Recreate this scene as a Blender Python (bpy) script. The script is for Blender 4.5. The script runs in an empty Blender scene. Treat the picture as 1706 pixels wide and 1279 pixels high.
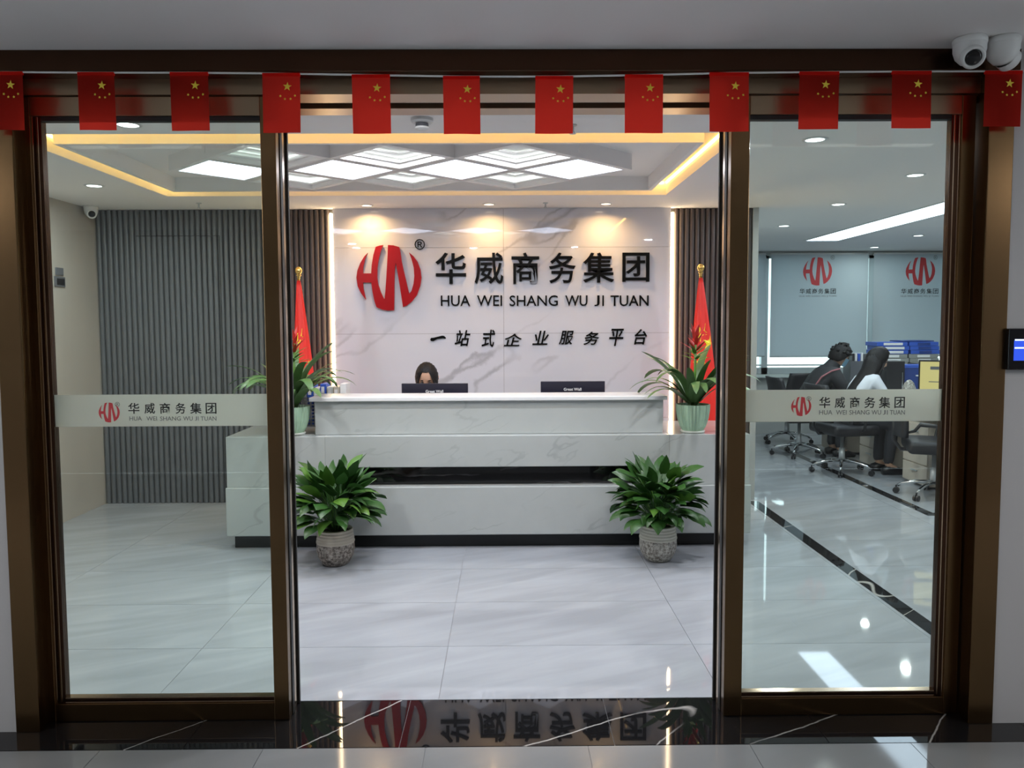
import bpy, bmesh, math, random
from mathutils import Vector, Matrix
PI = math.pi
random.seed(7)
sc = bpy.context.scene
C = sc.collection

# ------------------------------------------------------------------ camera
FPX, CH = 1300.0, 1.56
yaw, pitch, roll = math.radians(.5), math.radians(3.75), .0045
fw = Vector((math.sin(yaw)*math.cos(pitch), math.cos(yaw)*math.cos(pitch), -math.sin(pitch)))
r0 = Vector((math.cos(yaw), -math.sin(yaw), 0)); u0 = r0.cross(fw)
rt = r0*math.cos(roll) - u0*math.sin(roll)
up = u0*math.cos(roll) + r0*math.sin(roll)
cd = bpy.data.cameras.new('camera'); cam = bpy.data.objects.new('camera', cd); C.objects.link(cam)
cam.matrix_world = Matrix(((rt.x, up.x, -fw.x, 0), (rt.y, up.y, -fw.y, 0), (rt.z, up.z, -fw.z, CH), (0, 0, 0, 1)))
cd.sensor_fit = 'HORIZONTAL'; cd.sensor_width = 36.0
cd.lens = FPX/1706*36.0
cd.shift_y = -(639.5-625.0)/1706
cd.clip_start = .05; cd.clip_end = 100
sc.camera = cam

def at(px, py, Y):          # photo pixel -> point on the plane at depth Y
    d = fw + rt*((px-853)/FPX) - up*((py-625)/FPX)
    t = Y/d.y
    return Vector((d.x*t, Y, CH+d.z*t))

# ------------------------------------------------------------------ world, exposure
w = bpy.data.worlds.new('world'); sc.world = w; w.use_nodes = True
bg = w.node_tree.nodes['Background']; bg.inputs[0].default_value = (.78, .9, 1, 1); bg.inputs[1].default_value = 3.0
sc.view_settings.view_transform = 'Standard'; sc.view_settings.look = 'None'
sc.view_settings.gamma = 1; sc.view_settings.use_curve_mapping = False
sc.view_settings.exposure = 0.33
sc.cycles.max_bounces = 10; sc.cycles.diffuse_bounces = 5; sc.cycles.glossy_bounces = 5
sc.cycles.transmission_bounces = 6; sc.cycles.transparent_max_bounces = 16
sc.cycles.sample_clamp_indirect = 6; sc.cycles.caustics_reflective = False; sc.cycles.caustics_refractive = False
sc.cycles.use_denoising = True

# light levels
K_PANEL = 5.0       # diamond ceiling panels
K_OFFICE = 5.0      # long office light
K_DOWN = 12.0        # watts per white downlight
K_WARM = 2.4        # watts per warm wall washer
K_COVE = 11.0        # amber cove strips
K_LED = 13.0        # vertical warm strips
K_HALL = 1.4        # corridor linear light
K_SIDE = 12.0        # added side panels, unseen, brightening the corridor
K_HID = 3.0         # hidden strips in the coffers

CZ = 2.555          # ceiling height
YB = 6.8            # reception back wall
YO = 10.93          # office window wall
XL = -3.52          # left wall
XR = 7.2

# ------------------------------------------------------------------ materials
def new_mat(name):
    m = bpy.data.materials.new(name); m.use_nodes = True
    return m, m.node_tree.nodes, m.node_tree.links, m.node_tree.nodes['Principled BSDF']
def mat(name, col, rough=.5, metal=0., spec=.5, noise=0., nscale=20., bump=0., emit=None, es=1., trans=0., coat=0.):
    m, n, l, b = new_mat(name)
    b.inputs['Base Color'].default_value = (*col, 1)
    b.inputs['Roughness'].default_value = rough; b.inputs['Metallic'].default_value = metal
    b.inputs['Specular IOR Level'].default_value = spec
    b.inputs['Coat Weight'].default_value = coat
    if emit: b.inputs['Emission Color'].default_value = (*emit, 1); b.inputs['Emission Strength'].default_value = es
    if noise or bump:
        tc = n.new('ShaderNodeTexCoord'); nz = n.new('ShaderNodeTexNoise'); nz.inputs['Scale'].default_value = nscale
        nz.inputs['Detail'].default_value = 5
        l.new(tc.outputs['Object'], nz.inputs['Vector'])
        if noise:
            mx = n.new('ShaderNodeMix'); mx.data_type = 'RGBA'
            mx.inputs['A'].default_value = (*[c*(1-noise) for c in col], 1)
            mx.inputs['B'].default_value = (*[min(1, c*(1+noise)) for c in col], 1)
            l.new(nz.outputs['Fac'], mx.inputs['Factor']); l.new(mx.outputs['Result'], b.inputs['Base Color'])
        if bump:
            bp = n.new('ShaderNodeBump'); bp.inputs['Strength'].default_value = bump; bp.inputs['Distance'].default_value = .01
            l.new(nz.outputs['Fac'], bp.inputs['Height']); l.new(bp.outputs[0], b.inputs['Normal'])
    return m
def emis(name, col, s):
    return mat(name, (.8, .8, .8), .4, emit=col, es=s)
def marble(name, base, vein, rough, scale, amount, width=.06, rot=(0, 0, 0), cloud=.1, thin=True, spec=.5, mask=(.42, .66), dist=.28, stretch=.30, detail=3):
    m, n, l, b = new_mat(name)
    g = n.new('ShaderNodeNewGeometry'); mp = n.new('ShaderNodeMapping'); mp.inputs['Rotation'].default_value = rot
    mp.inputs['Scale'].default_value = (scale,)*3
    l.new(g.outputs['Position'], mp.inputs['Vector'])
    nz = n.new('ShaderNodeTexNoise'); nz.inputs['Scale'].default_value = 1.3; nz.inputs['Detail'].default_value = 6; nz.inputs['Roughness'].default_value = .6
    l.new(mp.outputs[0], nz.inputs['Vector'])
    mixv = n.new('ShaderNodeMix'); mixv.data_type = 'RGBA'; mixv.blend_type = 'ADD'; mixv.inputs['Factor'].default_value = dist
    l.new(mp.outputs[0], mixv.inputs['A']); l.new(nz.outputs['Color'], mixv.inputs['B'])
    wv = n.new('ShaderNodeTexNoise'); wv.inputs['Scale'].default_value = .9; wv.inputs['Detail'].default_value = detail; wv.inputs['Roughness'].default_value = .55
    mp2 = n.new('ShaderNodeMapping'); mp2.inputs['Scale'].default_value = (stretch, 1.1, 1.1)
    l.new(mixv.outputs['Result'], mp2.inputs['Vector']); l.new(mp2.outputs[0], wv.inputs['Vector'])
    # vein = thin band where noise ~ .5
    s1 = n.new('ShaderNodeMath'); s1.operation = 'SUBTRACT'; s1.inputs[1].default_value = .5
    a1 = n.new('ShaderNodeMath'); a1.operation = 'ABSOLUTE'
    l.new(wv.outputs['Fac'], s1.inputs[0]); l.new(s1.outputs[0], a1.inputs[0])
    mr = n.new('ShaderNodeMapRange'); mr.inputs['From Min'].default_value = 0; mr.inputs['From Max'].default_value = width
    mr.inputs['To Min'].default_value = 1; mr.inputs['To Max'].default_value = 0; mr.interpolation_type = 'SMOOTHSTEP'
    l.new(a1.outputs[0], mr.inputs['Value'])
    pz = n.new('ShaderNodeTexNoise'); pz.inputs['Scale'].default_value = 1.1; pz.inputs['Detail'].default_value = 2
    l.new(mp.outputs[0], pz.inputs['Vector'])
    pr = n.new('ShaderNodeMapRange'); pr.inputs['From Min'].default_value, pr.inputs['From Max'].default_value = mask
    l.new(pz.outputs['Fac'], pr.inputs['Value'])
    mu = n.new('ShaderNodeMath'); mu.operation = 'MULTIPLY'; l.new(mr.outputs[0], mu.inputs[0]); l.new(pr.outputs[0], mu.inputs[1])
    mu2 = n.new('ShaderNodeMath'); mu2.operation = 'MULTIPLY'; mu2.inputs[1].default_value = amount; l.new(mu.outputs[0], mu2.inputs[0])
    mx0 = n.new('ShaderNodeMix'); mx0.data_type = 'RGBA'
    mx0.inputs['A'].default_value = (*base, 1); mx0.inputs['B'].default_value = (*[c*(1-cloud) for c in base], 1)
    l.new(nz.outputs['Fac'], mx0.inputs['Factor'])
    mx = n.new('ShaderNodeMix'); mx.data_type = 'RGBA'; mx.inputs['B'].default_value = (*vein, 1)
    l.new(mx0.outputs['Result'], mx.inputs['A']); l.new(mu2.outputs[0], mx.inputs['Factor'])
    l.new(mx.outputs['Result'], b.inputs['Base Color'])
    b.inputs['Roughness'].default_value = rough; b.inputs['Specular IOR Level'].default_value = spec
    return m
def tile_mat(name, base, rough, streak=.08, spec=.5):
    m, n, l, b = new_mat(name)
    g = n.new('ShaderNodeNewGeometry'); oi = n.new('ShaderNodeObjectInfo')
    mp0 = n.new('ShaderNodeMapping'); mp0.inputs['Rotation'].default_value = (0, 0, math.radians(-25))
    mp = n.new('ShaderNodeMapping'); mp.inputs['Scale'].default_value = (.55, 3.0, 1)
    l.new(g.outputs['Position'], mp0.inputs['Vector']); l.new(mp0.outputs[0], mp.inputs['Vector'])
    ad = n.new('ShaderNodeVectorMath'); ad.operation = 'ADD'
    cx = n.new('ShaderNodeCombineXYZ'); ms = n.new('ShaderNodeMath'); ms.operation = 'MULTIPLY'; ms.inputs[1].default_value = 17
    l.new(oi.outputs['Random'], ms.inputs[0]); l.new(ms.outputs[0], cx.inputs[2])
    l.new(mp.outputs[0], ad.inputs[0]); l.new(cx.outputs[0], ad.inputs[1])
    nz = n.new('ShaderNodeTexNoise'); nz.inputs['Scale'].default_value = 2.2; nz.inputs['Detail'].default_value = 6; nz.inputs['Distortion'].default_value = .6
    l.new(ad.outputs[0], nz.inputs['Vector'])
    mr = n.new('ShaderNodeMapRange'); mr.inputs['From Min'].default_value = .35; mr.inputs['From Max'].default_value = .7
    l.new(nz.outputs['Fac'], mr.inputs['Value'])
    mx = n.new('ShaderNodeMix'); mx.data_type = 'RGBA'
    mx.inputs['A'].default_value = (*[c*(1-streak) for c in base], 1); mx.inputs['B'].default_value = (*[min(1, c*(1+streak*.5)) for c in base], 1)
    l.new(mr.outputs[0], mx.inputs['Factor']); l.new(mx.outputs['Result'], b.inputs['Base Color'])
    b.inputs['Roughness'].default_value = rough; b.inputs['Specular IOR Level'].default_value = spec
    return m
def glass_mat(name, tint):
    m, n, l, b = new_mat(name); n.remove(b)
    out = n['Material Output']
    tr = n.new('ShaderNodeBsdfTransparent'); tr.inputs[0].default_value = (*tint, 1)
    gl = n.new('ShaderNodeBsdfGlossy'); gl.inputs['Roughness'].default_value = .01
    fr = n.new('ShaderNodeFresnel'); fr.inputs['IOR'].default_value = 1.4
    mx = n.new('ShaderNodeMixShader'); l.new(fr.outputs[0], mx.inputs[0]); l.new(tr.outputs[0], mx.inputs[1]); l.new(gl.outputs[0], mx.inputs[2])
    l.new(mx.outputs[0], out.inputs['Surface'])
    return m
def veil_mat(name, col, trans_w, clear, rough=.6):
    """cloth, paper or frosted film: diffuse + translucent, partly clear"""
    m, n, l, b = new_mat(name); n.remove(b); out = n['Material Output']
    df = n.new('ShaderNodeBsdfDiffuse'); df.inputs[0].default_value = (*col, 1)
    tl = n.new('ShaderNodeBsdfTranslucent'); tl.inputs[0].default_value = (*col, 1)
    tp = n.new('ShaderNodeBsdfTransparent')
    a = n.new('ShaderNodeMixShader'); a.inputs[0].default_value = trans_w; l.new(df.outputs[0], a.inputs[1]); l.new(tl.outputs[0], a.inputs[2])
    c = n.new('ShaderNodeMixShader'); c.inputs[0].default_value = clear; l.new(a.outputs[0], c.inputs[1]); l.new(tp.outputs[0], c.inputs[2])
    l.new(c.outputs[0], out.inputs['Surface'])
    return m
def speck_mat(name, a, b_, scale):
    m, n, l, b = new_mat(name)
    tc = n.new('ShaderNodeTexCoord'); v = n.new('ShaderNodeTexNoise'); v.inputs['Scale'].default_value = scale; v.inputs['Detail'].default_value = 6
    v.inputs['Roughness'].default_value = .8
    l.new(tc.outputs['Object'], v.inputs['Vector'])
    cr = n.new('ShaderNodeValToRGB'); cr.color_ramp.elements[0].position = .42; cr.color_ramp.elements[1].position = .6
    cr.color_ramp.elements[0].color = (*a, 1); cr.color_ramp.elements[1].color = (*b_, 1)
    l.new(v.outputs['Fac'], cr.inputs[0]); l.new(cr.outputs[0], b.inputs['Base Color'])
    bp = n.new('ShaderNodeBump'); bp.inputs['Strength'].default_value = .6; bp.inputs['Distance'].default_value = .004
    l.new(v.outputs['Fac'], bp.inputs['Height']); l.new(bp.outputs[0], b.inputs['Normal'])
    b.inputs['Roughness'].default_value = .5
    return m

M = dict(
    wall_hall=mat('hall_wall_paint', (.43, .42, .425), .7, bump=.03, nscale=60),
    hall_ceiling=mat('hall_ceiling_paint', (.82, .80, .80), .8),
    ceiling=mat('ceiling_paint', (.88, .86, .85), .75),
    wall_beige=mat('beige_wall_panel', (.40, .37, .335), .45, noise=.05, nscale=3),
    wall_office=mat('office_wall', (.42, .43, .42), .6),
    bronze=mat('bronze_steel', (.19, .118, .058), .24, metal=1.0, noise=.08, nscale=3),
    bronze_lit=mat('lit_bronze_steel', (.36, .27, .18), .3, metal=1.0),  # same bronze; light on beam and top rails put into its colour
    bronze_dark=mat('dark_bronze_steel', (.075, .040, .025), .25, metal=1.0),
    bead=mat('bright_bronze_bead', (.55, .42, .30), .15, metal=1.0),  # bead highlights put into the colour; also the pale post edge
    rubber=mat('black_gasket', (.012, .012, .012), .5),
    marble_wall=marble('white_marble_wall', (.66, .67, .74), (.34, .34, .38), .012, 1.25, .7, .016, rot=(0, math.radians(33), 0), cloud=.06, spec=.9),
    marble_desk=marble('pale_marble_desk', (.47, .495, .485), (.27, .29, .28), .16, 3.2, .45, .014, rot=(.4, math.radians(20), .3), cloud=.14),
    marble_black=marble('black_marble', (.010, .010, .011), (.50, .48, .46), .02, 2.0, .9, .0045, rot=(.1, .1, math.radians(-38)), cloud=.2, mask=(.30, .45), dist=.10, stretch=.16, detail=1.2),
    kick=mat('plain_black_stone', (.010, .011, .011), .12, spec=.35),
    black_band=marble('black_streaked_marble', (.010, .010, .011), (.30, .29, .30), .05, 2.5, .6, .012, rot=(0, math.radians(4), 0), cloud=.3, dist=.15, stretch=.12),
    tile=tile_mat('polished_pale_tile', (.37, .39, .425), .035, .14),
    tile_hall=tile_mat('hall_tile', (.225, .232, .236), .06, .05),
    grout=mat('grout', (.30, .30, .31), .8),
    slat_grey=mat('grey_fluted_slat', (.125, .130, .140), .45),
    slat_brown=mat('brown_fluted_slat', (.080, .062, .058), .4),
    slat_back=mat('slat_backing', (.085, .083, .082), .6),
    glass=glass_mat('clear_green_glass', (.91, .97, .93)),
    window_glass=glass_mat('window_glass', (.93, .96, .96)),
    film=veil_mat('frosted_film', (.95, .96, .90), .75, .06),
    blind=veil_mat('roller_blind_fabric', (.62, .68, .72), .36, .0),
    flag=veil_mat('red_flag_paper', (.92, .05, .035), .78, 0),
    flag_cloth=mat('red_satin', (.82, .03, .02), .45),
    yellow=mat('yellow_star', (.90, .62, .05), .5),
    yellow_bright=mat('yellow_satin_star', (.95, .80, .03), .5),
    gold=mat('polished_gold', (.85, .58, .18), .18, metal=1),
    white=mat('white_plastic', (.72, .72, .71), .4),
    white_bright=mat('white_lacquer', (.74, .74, .74), .3),
    black=mat('black_plastic', (.015, .015, .018), .35),
    black_gloss=mat('black_gloss', (.006, .006, .008), .06),
    leather=mat('black_leather', (.012, .012, .016), .5, noise=.2, nscale=40),
    mesh_cloth=mat('black_mesh_cloth', (.03, .033, .038), .8),
    lift_metal=mat('satin_metal', (.72, .74, .76), .4, metal=.6),
    chrome=mat('chrome', (.78, .80, .82), .12, metal=1),
    monitor=mat('navy_black_monitor_shell', (.014, .014, .028), .32),
    logo_red=mat('red_acrylic', (.34, .004, .008), .3, spec=.2),
    logo_red_print=mat('red_print', (.62, .05, .06), .6),
    ink=mat('black_acrylic', (.003, .003, .003), .35, spec=.08),
    ink_print=mat('black_print', (.02, .02, .02), .7),
    grey_print=mat('grey_print', (.20, .20, .20), .7),
    white_print=mat('white_print', (.8, .8, .8), .6),
    wood=mat('pale_wood_laminate', (.58, .51, .43), .5, noise=.1, nscale=6),
    desk_dark=mat('dark_grey_laminate', (.06, .07, .085), .5),
    desk_top=mat('pale_laminate', (.68, .70, .70), .35),
    blue=mat('blue_binder', (.035, .10, .48), .4),
    blue_dark=mat('dark_blue_binder', (.02, .05, .22), .4),
    grey_box=mat('grey_folder_box', (.26, .27, .26), .5),
    grey_dark=mat('dark_grey_box', (.12, .125, .14), .5),
    green_pot=mat('mint_ceramic', (.40, .58, .42), .35),
    saucer=mat('pale_saucer', (.55, .57, .52), .4),
    soil=mat('soil', (.03, .022, .015), .9, bump=.5, nscale=60),
    pot_band=mat('beige_ribbed_ceramic', (.50, .45, .37), .45),
    pot_band_pale=mat('pale_ribbed_ceramic', (.52, .52, .44), .45),
    pot_dark=speck_mat('brown_speckled_ceramic', (.06, .045, .035), (.45, .40, .35), 55),
    pot_pale=speck_mat('grey_speckled_ceramic', (.14, .12, .10), (.55, .54, .48), 55),
    leaf=mat('dark_green_leaf', (.030, .095, .018), .38, noise=.35, nscale=14),
    leaf_light=mat('light_green_leaf', (.085, .20, .028), .38, noise=.3, nscale=14),
    leaf_strap=mat('strap_leaf', (.085, .17, .055), .38, noise=.3, nscale=18),
    bract=mat('red_bract', (.50, .035, .03), .45, noise=.3, nscale=30),
    skin=mat('skin', (.60, .36, .25), .5),
    hair=mat('black_hair', (.008, .007, .008), .55, spec=.3, noise=.4, nscale=90, bump=.4),
    lips=mat('lips', (.45, .12, .10), .5),
    jacket=mat('black_jacket', (.022, .022, .026), .7, noise=.2, nscale=12),
    piping=mat('pink_piping', (.42, .15, .17), .7),
    shirt=mat('white_shirt', (.66, .68, .74), .75, noise=.06, nscale=15),
    trousers=mat('dark_trousers', (.025, .027, .035), .8),
    mask=mat('blue_mask', (.22, .42, .58), .8),
    screen_yellow=mat('yellow_screen', (.1, .1, .1), .3, emit=(.62, .50, .16), es=.75),
    screen_blue=mat('blue_screen', (.01, .01, .02), .1, emit=(.02, .06, .5), es=1.4),
    screen_white=mat('screen_white', (.1, .1, .1), .3, emit=(.6, .7, 1), es=1.3),
    lamp_white=emis('lamp_white', (.92, .95, 1), 6),
    panel_white=emis('diamond_panel', (.72, .80, 1.0), K_PANEL),
    office_light=emis('office_light', (.70, .79, 1.0), K_OFFICE),
    cove=emis('amber_strip', (1.0, .56, .11), K_COVE),
    coffer_strip=emis('white_strip', (.85, .97, .95), K_HID),
    led=emis('warm_strip', (1.0, .73, .42), K_LED),
    hall_light=emis('hall_light', (1.0, .93, .86), K_HALL),
    side_fill=emis('corridor_fill_panel', (1.0, .96, .93), K_SIDE),
    lamp_warm=emis('lamp_warm', (1.0, .80, .55), 5),
    metal_frame=mat('aluminium_frame', (.50, .55, .57), .35, metal=.3),
    sill=mat('sill_stone', (.55, .62, .60), .4),
    ground=mat('outside_ground', (.25, .26, .25), .9),
)

# ------------------------------------------------------------------ helpers
def wloc(p):
    v = Vector((0, 0, 0))
    while p: v += p.location; p = p.parent
    return v
def setp(o, label=None, cat=None, group=None, kind=None):
    if label: o['label'] = label
    if cat: o['category'] = cat
    if group: o['group'] = group
    if kind: o['kind'] = kind
    return o
def thing(name, label, cat, loc=(0, 0, 0), group=None):
    o = bpy.data.objects.new(name, None); C.objects.link(o); o.location = loc
    o.empty_display_size = .1
    return setp(o, label, cat, group)
def obj(name, bm, m, parent=None, smooth=False, **kw):
    """link a bmesh authored in world coordinates; origin at the parent's base, or at its own base when top-level"""
    if parent: off = wloc(parent)
    else:
        xs = [v.co for v in bm.verts]
        off = Vector(((min(v.x for v in xs)+max(v.x for v in xs))/2, (min(v.y for v in xs)+max(v.y for v in xs))/2, min(v.z for v in xs)))
    own = Vector((0, 0, 0))
    if parent:
        xs = [v.co for v in bm.verts]
        own = Vector(((min(v.x for v in xs)+max(v.x for v in xs))/2, (min(v.y for v in xs)+max(v.y for v in xs))/2, min(v.z for v in xs))) - off
    bmesh.ops.translate(bm, vec=-(off+own), verts=bm.verts)
    me = bpy.data.meshes.new(name); bm.to_mesh(me); bm.free()
    if isinstance(m, (list, tuple)):
        for q in m: me.materials.append(q)
    else: me.materials.append(m)
    if smooth: me.shade_smooth()
    o = bpy.data.objects.new(name, me); C.objects.link(o)
    if parent: o.parent = parent; o.location = own
    else: o.location = off
    return setp(o, **kw)
def dup(root, loc, rotz=0, label=None, group=None):
    r = root.copy(); C.objects.link(r); r.location = loc; r.rotation_euler = (0, 0, rotz)
    if label: r['label'] = label
    if group: r['group'] = group
    for ch in list(root.children):
        c = ch.copy(); C.objects.link(c); c.parent = r
        for g in ch.children:
            d = g.copy(); C.objects.link(d); d.parent = c
    return r
def NB(): return bmesh.new()
def box(bm, x0, x1, y0, y1, z0, z1, bev=0, mi=0, rot=None):
    x0, x1 = sorted((x0, x1)); y0, y1 = sorted((y0, y1)); z0, z1 = sorted((z0, z1))
    v = [bm.verts.new(p) for p in ((x0, y0, z0), (x1, y0, z0), (x1, y1, z0), (x0, y1, z0), (x0, y0, z1), (x1, y0, z1), (x1, y1, z1), (x0, y1, z1))]
    fs = [bm.faces.new([v[i] for i in q]) for q in ((0, 3, 2, 1), (4, 5, 6, 7), (0, 1, 5, 4), (1, 2, 6, 5), (2, 3, 7, 6), (3, 0, 4, 7))]
    for f in fs: f.material_index = mi
    if bev:
        es = list({e for f in fs for e in f.edges})
        bmesh.ops.bevel(bm, geom=es, offset=bev, segments=2, affect='EDGES', profile=.5)
    elif rot:
        bmesh.ops.transform(bm, matrix=rot, verts=v)
    return bm
def B(*a, **k): return box(NB(), *a, **k)
def tube(bm, pts, radii, seg=10, cap=True):
    """swept round tube through pts"""
    pts = [Vector(p) for p in pts]
    if not hasattr(radii, '__len__'): radii = [radii]*len(pts)
    rings = []; prev = None
    for i, p in enumerate(pts):
        d = (pts[min(i+1, len(pts)-1)] - pts[max(i-1, 0)]).normalized()
        a = prev if prev is not None else (Vector((0, 0, 1)) if abs(d.z) < .9 else Vector((1, 0, 0)))
        n_ = (a - d*a.dot(d)).normalized(); prev = n_; b_ = d.cross(n_)
        rings.append([bm.verts.new(p + (n_*math.cos(t)+b_*math.sin(t))*radii[i]) for t in [2*PI*k/seg for k in range(seg)]])
    for a, b_ in zip(rings, rings[1:]):
        for k in range(seg): bm.faces.new((a[k], a[(k+1) % seg], b_[(k+1) % seg], b_[k]))
    if cap:
        bm.faces.new(rings[0][::-1]); bm.faces.new(rings[-1])
    return bm
def lathe(bm, prof, c=(0, 0, 0), seg=32, flute=0, nfl=0):
    rings = []
    for r, z in prof:
        if r < 1e-5: rings.append([bm.verts.new((c[0], c[1], c[2]+z))]); continue
        rings.append([bm.verts.new((c[0]+math.cos(2*PI*k/seg)*r*(1-flute*(k % 2)), c[1]+math.sin(2*PI*k/seg)*r*(1-flute*(k % 2)), c[2]+z)) for k in range(seg)])
    for a, b_ in zip(rings, rings[1:]):
        if len(a) == 1 and len(b_) == 1: continue
        for k in range(seg):
            if len(a) == 1: bm.faces.new((a[0], b_[(k+1) % seg], b_[k]))
            elif len(b_) == 1: bm.faces.new((a[k], a[(k+1) % seg], b_[0]))
            else: bm.faces.new((a[k], a[(k+1) % seg], b_[(k+1) % seg], b_[k]))
    bmesh.ops.recalc_face_normals(bm, faces=bm.faces)
    return bm
def prism(bm, pts, y0, y1):
    """polygon (x, z) extruded from y0 to y1"""
    a = [bm.verts.new((x, y0, z)) for x, z in pts]; b_ = [bm.verts.new((x, y1, z)) for x, z in pts]
    bm.faces.new(a); bm.faces.new(b_[::-1]); n = len(pts)
    for i in range(n): bm.faces.new((a[i], b_[i], b_[(i+1) % n], a[(i+1) % n]))
    bmesh.ops.recalc_face_normals(bm, faces=bm.faces)
    return bm
def area_light(name, parent, loc, size, power, col, shape='DISK', sy=None, rot=(0, 0, 0), spread=None):
    ld = bpy.data.lights.new(name, 'AREA'); ld.shape = shape; ld.size = size
    if sy: ld.size_y = sy
    ld.energy = power; ld.color = col
    if spread: ld.spread = spread
    o = bpy.data.objects.new(name, ld); C.objects.link(o)
    if parent: o.parent = parent; o.location = Vector(loc) - wloc(parent)
    else: o.location = loc
    o.rotation_euler = rot
    return o

# ------------------------------------------------------------------ text
_tc = {}
def text_verts(s, bold=0., shear=0., ext=.02):
    k = (s, bold, shear, ext)
    if k not in _tc:
        c = bpy.data.curves.new('t', 'FONT'); c.body = s; c.extrude = ext; c.offset = bold; c.shear = shear; c.resolution_u = 3
        o = bpy.data.objects.new('t', c); C.objects.link(o)
        me = bpy.data.meshes.new_from_object(o.evaluated_get(bpy.context.evaluated_depsgraph_get()))
        vs = [v.co.copy() for v in me.vertices]; fs = [tuple(p.vertices) for p in me.polygons]
        bpy.data.objects.remove(o); bpy.data.curves.remove(c); bpy.data.meshes.remove(me)
        _tc[k] = (vs, fs)
    return _tc[k]
def glyph(s, x0, x1, z0, z1, y, depth, bold=0., shear=0.):
    if s == 'JI':     # the J stands on the base line here
        a = glyph('J', x0, x0+(x1-x0)*.55, z0, z1, y, depth, bold); b_ = glyph('I', x1-(x1-x0)*.15, x1, z0, z1, y, depth, bold)
        me = bpy.data.meshes.new('t'); b_.to_mesh(me); b_.free(); a.from_mesh(me); bpy.data.meshes.remove(me); return a
    """text fitted to a box in the vertical plane at y, standing depth proud towards the viewer side (-Y)"""
    vs, fs = text_verts(s, bold, shear)
    ax, bx = min(v.x for v in vs), max(v.x for v in vs); ay, by = min(v.y for v in vs), max(v.y for v in vs)
    bm = NB(); L = []
    for v in vs:
        L.append(bm.verts.new((x0+(v.x-ax)/(bx-ax)*(x1-x0), y-depth*(v.z+.02)/.04, z0+(v.y-ay)/(by-ay)*(z1-z0))))
    for f in fs:
        try: bm.faces.new([L[i] for i in f])
        except ValueError: pass
    bmesh.ops.remove_doubles(bm, verts=bm.verts, dist=1e-6)
    return bm
def pxbox(px0, px1, py0, py1, Y):
    a = at(px0, (py0+py1)/2, Y); b_ = at(px1, (py0+py1)/2, Y); c = at((px0+px1)/2, py0, Y); d = at((px0+px1)/2, py1, Y)
    return a.x, b_.x, d.z, c.z
def split_islands(bm):
    seen = set(); out = []
    for v in bm.verts:
        if v in seen: continue
        st = [v]; isl = []
        seen.add(v)
        while st:
            a = st.pop(); isl.append(a)
            for e in a.link_edges:
                o = e.other_vert(a)
                if o not in seen: seen.add(o); st.append(o)
        out.append(isl)
    res = []
    for isl in out:
        nb = NB(); mp = {v: nb.verts.new(v.co) for v in isl}
        for f in {f for v in isl for f in v.link_faces}: nb.faces.new([mp[v] for v in f.verts])
        res.append(nb)
    bm.free()
    return res
def letters(s, b4, y, depth, m, parent, bold=0.):
    bm = glyph(s, *b4, y, depth, bold)
    for nb in split_islands(bm): obj('letter', nb, m, parent)
LOGO = [(285,350),(240,395),(180,490),(135,600),(120,700),(135,820),(180,920),(250,1015),(235,940),(218,860),(213,770),(330,770),(345,900),(370,1030),(400,1125),
 (480,1155),(560,1170),(648,1165),(655,900),(665,600),(680,490),(700,600),(735,830),(775,1120),(830,1100),(900,1045),(975,950),(1025,820),(1042,700),(1030,590),
 (990,480),(930,395),(870,345),(905,440),(935,560),(942,680),(930,790),(900,890),(868,935),(840,820),(800,640),(765,470),(750,350),(735,270),(650,245),(575,240),
 (565,400),(550,620),(530,880),(515,1000),(505,1000),(460,900),(428,800),(415,700),(420,560),(440,440),(470,330),(505,240),(450,250),(400,265),(365,380),(340,520),
 (330,640),(213,640),(222,540),(245,440)]
def logo(b4, y, depth):
    x0, x1, z0, z1 = b4
    pts = [(x0+(x-120)/922*(x1-x0), z1-(yy-240)/930*(z1-z0)) for x, yy in LOGO]
    return prism(NB(), pts, y-depth, y)
TITLE = "\u534e\u5a01\u5546\u52a1\u96c6\u56e2"
SLOGAN = "\u4e00\u7ad9\u5f0f\u4f01\u4e1a\u670d\u52a1\u5e73\u53f0"

# ================================================================== SETTING
# ---- floor: base slab, tiles, black border
fl = obj('floor', B(-5.2, XR+.2, -2.2, YO+.2, -.12, -.004), M['grout'], kind='structure')
def tile(x0, x1, y0, y1, m, g=.0012, z=0., name='tile'):
    if x1-x0 < .01 or y1-y0 < .01: return
    obj(name, B(x0+g, x1-g, y0+g, y1-g, -.012, z), m, fl)
xs = [-.284+1.19*k for k in range(-3, 7)]; xs = [XL] + [x for x in xs if XL < x < XR] + [XR]
ys = [3.16] + [3.70+.6*k for k in range(13) if 3.70+.6*k < YO] + [YO]
SX0, SX1, SY0, SY1 = 3.41, 3.50, 6.19, 6.28
for i in range(len(xs)-1):
    for j in range(len(ys)-1):
        tile(xs[i], xs[i+1], ys[j], ys[j+1], M['tile'])
# black inlaid border strips of the office (1 mm proud)
def strip(x0, x1, y0, y1): obj('border_strip', B(x0, x1, y0, y1, -.01, .001), M['marble_black'], fl)
y = 3.16
while y < 6.75: strip(2.12, 2.215, y, min(y+.798, 6.75)); y += .8
y = SY0
while y < 9.9: strip(SX0, SX1, y, min(y+.798, 9.9)); y += .8
strip(SX1+.002, 4.3, SY0, SY1)
strip(SX1+.002, 5.2, 9.82, 9.9)
# threshold of black slabs
x = -4.4
while x < 4.3: tile(x, x+.8, 2.795, 3.158, M['marble_black'], name='black_tile'); x += .8
for k in range(-7, 8):
    tile(-.3+.6*k, .3+.6*k, 1.595, 2.793, M['tile_hall'])
    tile(-.3+.6*k, .3+.6*k, .395, 1.595, M['tile_hall'])

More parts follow.
